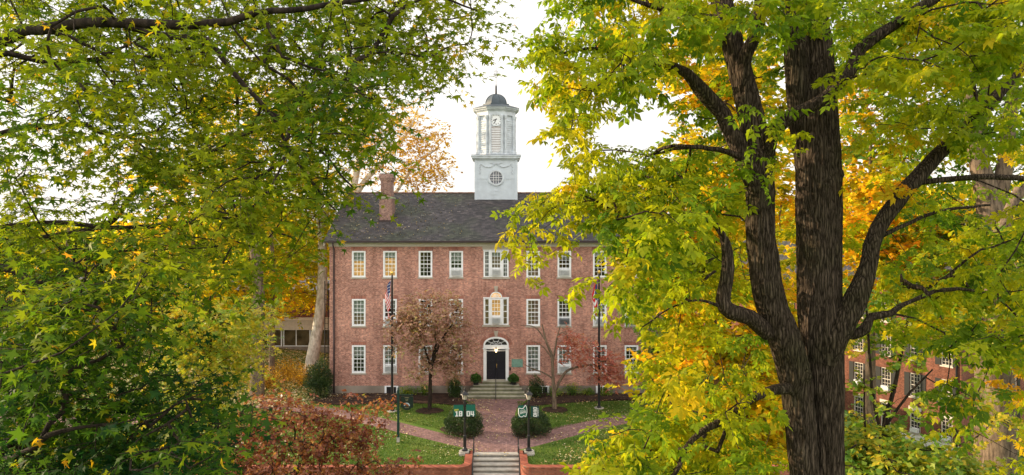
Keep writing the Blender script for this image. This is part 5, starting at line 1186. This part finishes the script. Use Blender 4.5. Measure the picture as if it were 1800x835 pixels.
mid_tree('sycamore_tree', 'sparse orange-brown sycamore with pale limbs rising behind the chimney', ([(600, 660, 74), (603, 500, 74), (606, 400, 74), (620, 330, 74), (640, 240, 74), (655, 150, 74)], [26, 20, 18, 15, 11, 5]),
         [(690, 240, 74, 70, 50, 5, 70), (640, 250, 74, 50, 60, 4, 40), (740, 270, 74, 55, 45, 4, 55), (760, 235, 74, 30, 25, 3, 14), (740, 312, 74, 50, 22, 3, 36), (620, 180, 74, 60, 50, 4, 30), (700, 190, 74, 40, 25, 3, 14), (680, 310, 74, 50, 25, 3, 20)],
         M['lf_orange'], M['barksyc'], .27, 2, 6, 1.1, .7, (.5, .16, .16), group=BGG,
         limbs=[([(608, 380, 74), (640, 320, 74), (690, 268, 74), (720, 225, 74), (735, 190, 74)], [12, 10, 8, 5, 3]), ([(640, 400, 74), (690, 345, 74), (730, 290, 74), (770, 260, 74)], [8, 7, 5, 3])])
mid_tree('brown_trunk_tree', 'dark-trunked tree with yellow leaves left of the white sycamore', ([(452, 680, 50), (452, 600, 50), (455, 520, 50), (448, 440, 50), (430, 340, 50), (420, 250, 50)], [26, 22, 20, 18, 12, 5]),
         [(430, 480, 52, 70, 45, 3, 50), (420, 360, 52, 90, 70, 3.5, 60), (370, 520, 52, 60, 60, 3, 40)], M['lf_gold'], M['barkbrown'], .27, 3, 8, .8, .5, (.34, .13, .12), group=BGG)
mid_tree('slender_tree', 'thin straight tree trunk between the two larger trunks at the left', ([(478, 650, 53), (478, 560, 53), (480, 480, 53), (476, 400, 53)], [11, 9, 8, 5]),
         [(500, 500, 54, 40, 40, 2.5, 24), (520, 540, 60, 40, 15, 2.5, 12)], M['lf_gold'], M['barkbrown'], .26, 3, 8, .8, .5, (.5, .15, .14), group=BGG)
for (a, Z_, lb, b_, ti) in ((340, 62, 'golden background tree seen through the green leaves at the left', [(300, 480, 62, 90, 80, 4, 60), (360, 560, 62, 70, 50, 4, 50), (260, 400, 62, 70, 60, 3, 30), (390, 330, 62, 90, 80, 4, 60), (430, 200, 62, 110, 70, 4, 60), (280, 290, 62, 70, 60, 4, 30)], .5),
                            (120, 66, 'yellow background tree at the far left beyond the brick walk', [(100, 520, 66, 120, 60, 4, 70), (220, 560, 66, 80, 50, 4, 50), (20, 560, 66, 80, 40, 4, 40)], .4)):
    mid_tree('background_tree', lb, trunk_at(a, Z_, 400, 14, 5), b_, M['lf_gold'], M['barkbrown'], .34, 3, 8, 1.0, .6, (ti, .15, .14), group=BGG)
mid_tree('sapling', 'young yellow-green maple between the sweetgum and the russet dogwood', trunk_at(370, 19, 520, 10, 4),
         [(330, 560, 19, 70, 60, 1.3, 34), (400, 600, 19, 60, 50, 1.3, 34), (350, 660, 19, 90, 50, 1.4, 40), (300, 480, 19.5, 60, 40, 1.2, 20), (420, 560, 18.6, 45, 25, 1, 16), (300, 740, 18, 100, 60, 1.4, 34)],
         M['lf_lime'], M['barkdark'], .13, 4, 8, .45, .25, (.80, .14, .13), kind='star', step=.35, rtip=.005)
mid_tree('dogwood_tree', 'russet red dogwood in front of the left lawn at the bottom', ([(520, 1000, 28), (518, 900, 28), (522, 840, 28), (535, 780, 28)], [10, 7, 6, 4]),
         [(520, 765, 28, 120, 45, 1.8, 110), (430, 785, 28, 100, 65, 1.8, 100), (360, 810, 28, 70, 40, 1.5, 50), (600, 800, 28, 80, 45, 1.6, 70), (480, 710, 28, 45, 22, 1, 22), (640, 745, 28, 42, 18, 1, 18), (660, 715, 28, 36, 7, .6, 9), (620, 700, 28, 18, 8, .5, 4), (560, 720, 28, 40, 20, 1, 16), (700, 818, 28, 40, 12, .8, 14), (400, 850, 28, 100, 50, 1.8, 60), (550, 860, 28, 150, 50, 1.8, 80)],
         M['lf_red'], M['barkdark'], .135, 2, 6, .45, .24, (.58, .16, .14), kind='leaf' if False else 'wide', step=.3, rtip=.005, droop=.3)
mid_tree('crabapple_tree', 'small tree with thin mauve-brown leaves left of the front door', ([(755, 722, 46.3), (756, 690, 46.3), (757, 660, 46.3), (762, 625, 46.3), (768, 600, 46.3)], [7.5, 6.5, 6, 5.5, 4]),
         [(762, 550, 46.3, 62, 38, 1.8, 60), (800, 595, 46.3, 38, 32, 1.3, 24), (715, 585, 46.3, 34, 38, 1.2, 28), (770, 625, 46.3, 45, 16, 1.2, 12), (790, 640, 46.3, 30, 14, 1, 10), (735, 645, 46.3, 26, 14, 1, 8)],
         M['lf_mauve'], M['barkdark'], .135, 6, 8, .6, .34, (.42, .16, .16), limbs=[([(760, 640, 46.3), (775, 600, 46.2), (795, 570, 46)], [4, 3.5, 2.5]), ([(758, 650, 46.3), (745, 610, 46.4), (722, 580, 46.6)], [3.6, 3, 2]), ([(766, 605, 46.3), (763, 575, 46.3), (755, 545, 46.3)], [3, 2.5, 1.5])], step=.35, rtip=.007)
mid_tree('redbud_tree', 'bare-branched small tree with pink-red leaves only on its right side', ([(975, 720, 46.5), (974, 692, 46.5), (972, 660, 46.5), (970, 625, 46.5), (960, 600, 46.5), (953, 570, 46.5)], [9, 7.5, 5.5, 5, 4, 2]),
         [(1020, 615, 46.5, 32, 26, 1.2, 34), (1060, 640, 46.5, 32, 26, 1.2, 36), (1075, 670, 46.5, 26, 16, 1, 16), (1000, 590, 46.5, 20, 8, .6, 6)],
         M['lf_pink'], M['barkbrown'], .12, 3, 8, .5, .30, (.5, .18, .16), limbs=[([(974, 690, 46.5), (985, 668, 46.4), (1000, 650, 46.3), (1040, 641, 46.2), (1055, 640, 46.2)], [5.5, 5, 4.5, 3, 1.5]), ([(971, 640, 46.5), (978, 600, 46.5), (985, 572, 46.5)], [4, 3, 1.5]), ([(972, 665, 46.5), (955, 655, 46.4), (935, 648, 46.3), (922, 640, 46.3)], [3.5, 2.6, 2, 1]), ([(960, 600, 46.5), (940, 575, 46.5), (915, 572, 46.5)], [2.4, 1.8, 1]), ([(970, 630, 46.5), (955, 610, 46.4), (938, 600, 46.3)], [2.4, 1.8, 1])], step=.35, rtip=.007)

# ------------------------------------------------------------------ shrubs
def shrub(name, label, x, y, rx, ry, h, lmat, n, size, tint=(.5, .15, .2), group=None, cat='shrub', loose=.12, z0=0.0, stems=True, vase=0):
    root = thing(name, label, cat, (x, y, z0), group)
    u = rng.normal(0, 1, (n, 3)); u /= np.linalg.norm(u, axis=1, keepdims=True); u[:, 2] = np.abs(u[:, 2]) * 1.0 - .15 * (rng.random(n) < .3)
    bump_ = 1 + .10 * np.sin(u[:, 0] * 5 + x) * np.cos(u[:, 1] * 4) + .07 * np.sin(u[:, 2] * 9 + u[:, 0] * 6 + y)
    rr = (bump_ * (1 - loose * rng.random(n) ** 1.5 * 2))[:, None]
    pos = np.array([x, y, z0 + h * .32]) + u * rr * np.array([rx, ry, h * .68]); 
    lo = rng.random(n) < .25; pos[lo, 2] = z0 + rng.random(lo.sum()) * h * .45
    pos[:, 2] = np.maximum(pos[:, 2], z0 + .03)
    d = u + rng.normal(0, .6, (n, 3)); nr = u + rng.normal(0, .6, (n, 3))
    V, Fq, k = leaf_arrays('leaf', pos, d, nr, size * rng.uniform(.6, 1.3, n)); t_ = np.repeat(np.clip(rng.normal(tint[0], tint[1], n) + .15 * np.sin(pos[:, 0] * 4 + pos[:, 2] * 5), 0, 1), k)
    mesh_obj('foliage', V, [Fq], lmat, root, tint=t_)
    ns_ = 26; a = rng.random(ns_) * 6.283; A = np.stack([x + .08 * np.cos(a), y + .08 * np.sin(a), np.full(ns_, z0 - .02)], 1); B = np.array([x, y, z0 + h * .45]) + np.stack([rx * .8 * np.cos(a) * rng.random(ns_), ry * .8 * np.sin(a) * rng.random(ns_), h * .42 * rng.random(ns_)], 1)
    V, Fq = sticks(A, B, .012); mesh_obj('stems', V, [Fq], M['barkdark'], root)
    return root
shrub('boxwood_shrub', 'large rounded dark shrub behind the left lamp post', -1.95, 41.2, 1.18, 1.0, 1.42, M['lf_dark'], 11000, .075, (.55, .2), 'clipped shrubs at the path junction')
shrub('boxwood_shrub', 'large rounded dark shrub behind the right lamp post', 2.05, 41.3, 1.18, 1.0, 1.42, M['lf_dark'], 11000, .075, (.55, .2), 'clipped shrubs at the path junction')
for x_, lb in ((-1.46, 'small clipped boxwood ball in a pot left of the front door'), (1.27, 'small clipped boxwood ball in a pot right of the front door')):
    r_ = shrub('potted_boxwood', lb, x_, YF - .42, .37, .34, .58, M['lf_box'], 2600, .06, (.5, .2), 'boxwood balls beside the door', 'potted shrub', loose=.05, z0=.98)
    MB().lathe(x_, YF - .42, [(.17, .802), (.22, 1.02), (.24, 1.03), (.24, 1.06)], 12).build('pot', M['iron'], r_)
shrub('evergreen_bush', 'upright dark evergreen bush left of the door steps', -2.95, 49.6, .52, .5, 1.35, M['lf_dark'], 2600, .10, (.75, .25), loose=.6)
shrub('evergreen_bush', 'loose brownish green tall bush behind the dark bush left of the steps', -3.15, 50.1, .50, .3, 2.4, M['lf_mauve'], 2600, .08, (.65, .12), loose=.4)
shrub('evergreen_bush', 'upright dark evergreen bush right of the door steps', 2.85, 49.5, .62, .5, 1.6, M['lf_dark'], 3000, .10, (.7, .25), loose=.6)
shrub('holly_bush', 'dark holly growing against the left corner of the hall', -12.7, 49.6, 1.0, .9, 2.7, M['lf_dark'], 9000, .10, (.6, .2), loose=.35)
yb = [(-6.4, 49.9, .7, .8, 'pale yellow-green plant by the left basement window'), (-5.2, 50.0, .6, 1.0, 'thin yellow-green plant in the bed behind the left small tree'), (4.2, 49.7, .6, .8, 'yellow-green bush just right of the dark bush by the steps'), (5.5, 49.9, .8, 1.05, 'widest yellow-green bush in the right bed'), (7.9, 49.9, .5, .75, 'green plant before the right basement window'), (6.7, 50.1, .45, .6, 'low sparse plant between the two right bed bushes')]
for x_, y_, r_, h_, lb in yb: shrub('garden_plant', lb, x_, y_, r_, .35, h_, M['lf_lime'], int(1500 * r_), .085, (.45, .2), 'plants in the beds along the wall', 'plant', loose=.6)
for k, (px_, Z_, lb) in enumerate(((505, 55, 'tan twiggy brush at the foot of the slender tree'), (535, 53, 'tan brush below the white sycamore trunk'), (470, 52, 'dry brush beside the dark trunk at the left'))):
    x_, y_ = P(px_, 0, Z_)[:2]; shrub('dry_brush', lb, x_, y_, 1.5, 1.2, 1.7, M['lf_orange'], 2600, .11, (.35, .2), 'dry brush left of the hall', 'brush', loose=.7, z0=hgt(x_, y_))

# ------------------------------------------------------------------ fallen leaves, far wood
def fallen(name, n, xr, yr, zf, size, keep=None):
    x_ = rng.uniform(*xr, n); y_ = rng.uniform(*yr, n)
    if keep is not None: k = np.array([keep(a, b_) for a, b_ in zip(x_, y_)]); x_, y_ = x_[k], y_[k]
    z_ = np.array([zf(a, b_) for a, b_ in zip(x_, y_)]); n = len(x_)
    d = rng.normal(0, 1, (n, 3)); d[:, 2] *= .15; nr = rng.normal(0, .25, (n, 3)); nr[:, 2] += 1
    V, Fq, k = leaf_arrays('wide', np.stack([x_, y_, z_], 1), d, nr, size * rng.uniform(.6, 1.3, n))
    return mesh_obj(name, V, [Fq], M['lf_fallen'], tint=np.repeat(rng.random(n), k))
def dens(a, b_):
    v = mnoise.noise(Vector((a * .35, b_ * .35, 2))); p_ = .16 + 1.2 * v + .5 * mnoise.noise(Vector((a * 1.7, b_ * 1.7, 5)))
    if a > 1.3: p_ += .18
    if b_ > 47.3: p_ += .15
    if abs(a) < 1.3: p_ += .05
    return random.random() < p_ and not (abs(a) < 2.2 and b_ > 49)
tag(fallen('fallen_leaves', 16000, (-15, 15), (35.8, 50.4), lambda a, b_: .05 + (.06 if b_ > 48 else 0), .10, dens), 'pale yellow fallen leaves scattered over lawn and brick path', 'fallen leaves', kind='stuff')
ln_ = fallen('roof_leaves', 1700, (-12.2, 1.5), (EY + .2, RY - .3), lambda a, b_: roof_z(b_) + .03, .115, lambda a, b_: random.random() < (.9 - (a + 12) * .08) and not (-9.1 < a < -7.8 and 52.8 < b_ < 54.8))
tag(ln_, 'pale fallen leaves speckling the slate roof round the chimney', 'fallen leaves', kind='stuff')
li_ = fallen('leaf_litter', 26000, (-40, -12.8), (47, 66), lambda a, b_: hgt(a, b_) + .04, .16); tag(li_, 'dry leaf litter on the ground left of the hall', 'leaf litter', kind='stuff')
n = 90000
x_ = rng.uniform(-190, 190, n); cl_ = np.sin(x_ * .11) * 3 + np.sin(x_ * .31 + 1) * 2; y_ = rng.uniform(105, 130, n); hh_ = np.where(x_ > 34, 27, 13.5) + cl_ * .6; z_ = rng.random(n) ** .8 * hh_ - 2
z_[x_ > 34] -= 8
V, Fq, k = leaf_arrays('wide', np.stack([x_, y_, z_], 1), rng.normal(0, 1, (n, 3)), rng.normal(0, 1, (n, 3)), rng.uniform(.7, 1.6, n))
tag(mesh_obj('distant_wood', V, [Fq], M['lf_gold'], tint=np.repeat(np.clip(.35 + .2 * np.sin(x_ * .2) + rng.normal(0, .15, n), 0, 1), k)), 'distant autumn wood along the horizon', 'wood', kind='stuff')
# ------------------------------------------------------------------ grass tufts on the lawns
n = 90000; x_ = rng.uniform(-15.5, 15.5, n); y_ = rng.uniform(35.8, 48.6, n)
def on_lawn(a, b_):
    if abs(a) < 1.5: return False
    s = abs(a); lo = 38.55 + (s - 1.3) * .72 if s < 9.5 else 44.4 + (s - 9.5) * .42
    return b_ < lo - .35 or b_ > lo + 2.0
k_ = np.array([on_lawn(a, b_) for a, b_ in zip(x_, y_)]); x_, y_ = x_[k_], y_[k_]; n = len(x_)
d = rng.normal(0, .35, (n, 3)); d[:, 2] = 1
tv = leaf_arrays('leaf', np.stack([x_, y_, np.zeros(n)], 1), d, rng.normal(0, 1, (n, 3)), rng.uniform(.05, .10, n))
tag(mesh_obj('grass', tv[0], [tv[1]], leafmat('grass_blade', [(0, G(.05, .10, .014)), (.6, G(.10, .18, .02)), (1, G(.22, .24, .06))], .3, .6), tint=np.repeat(rng.random(n), tv[2])), 'short green mown lawn grass on both sides of the path', 'grass', kind='stuff')
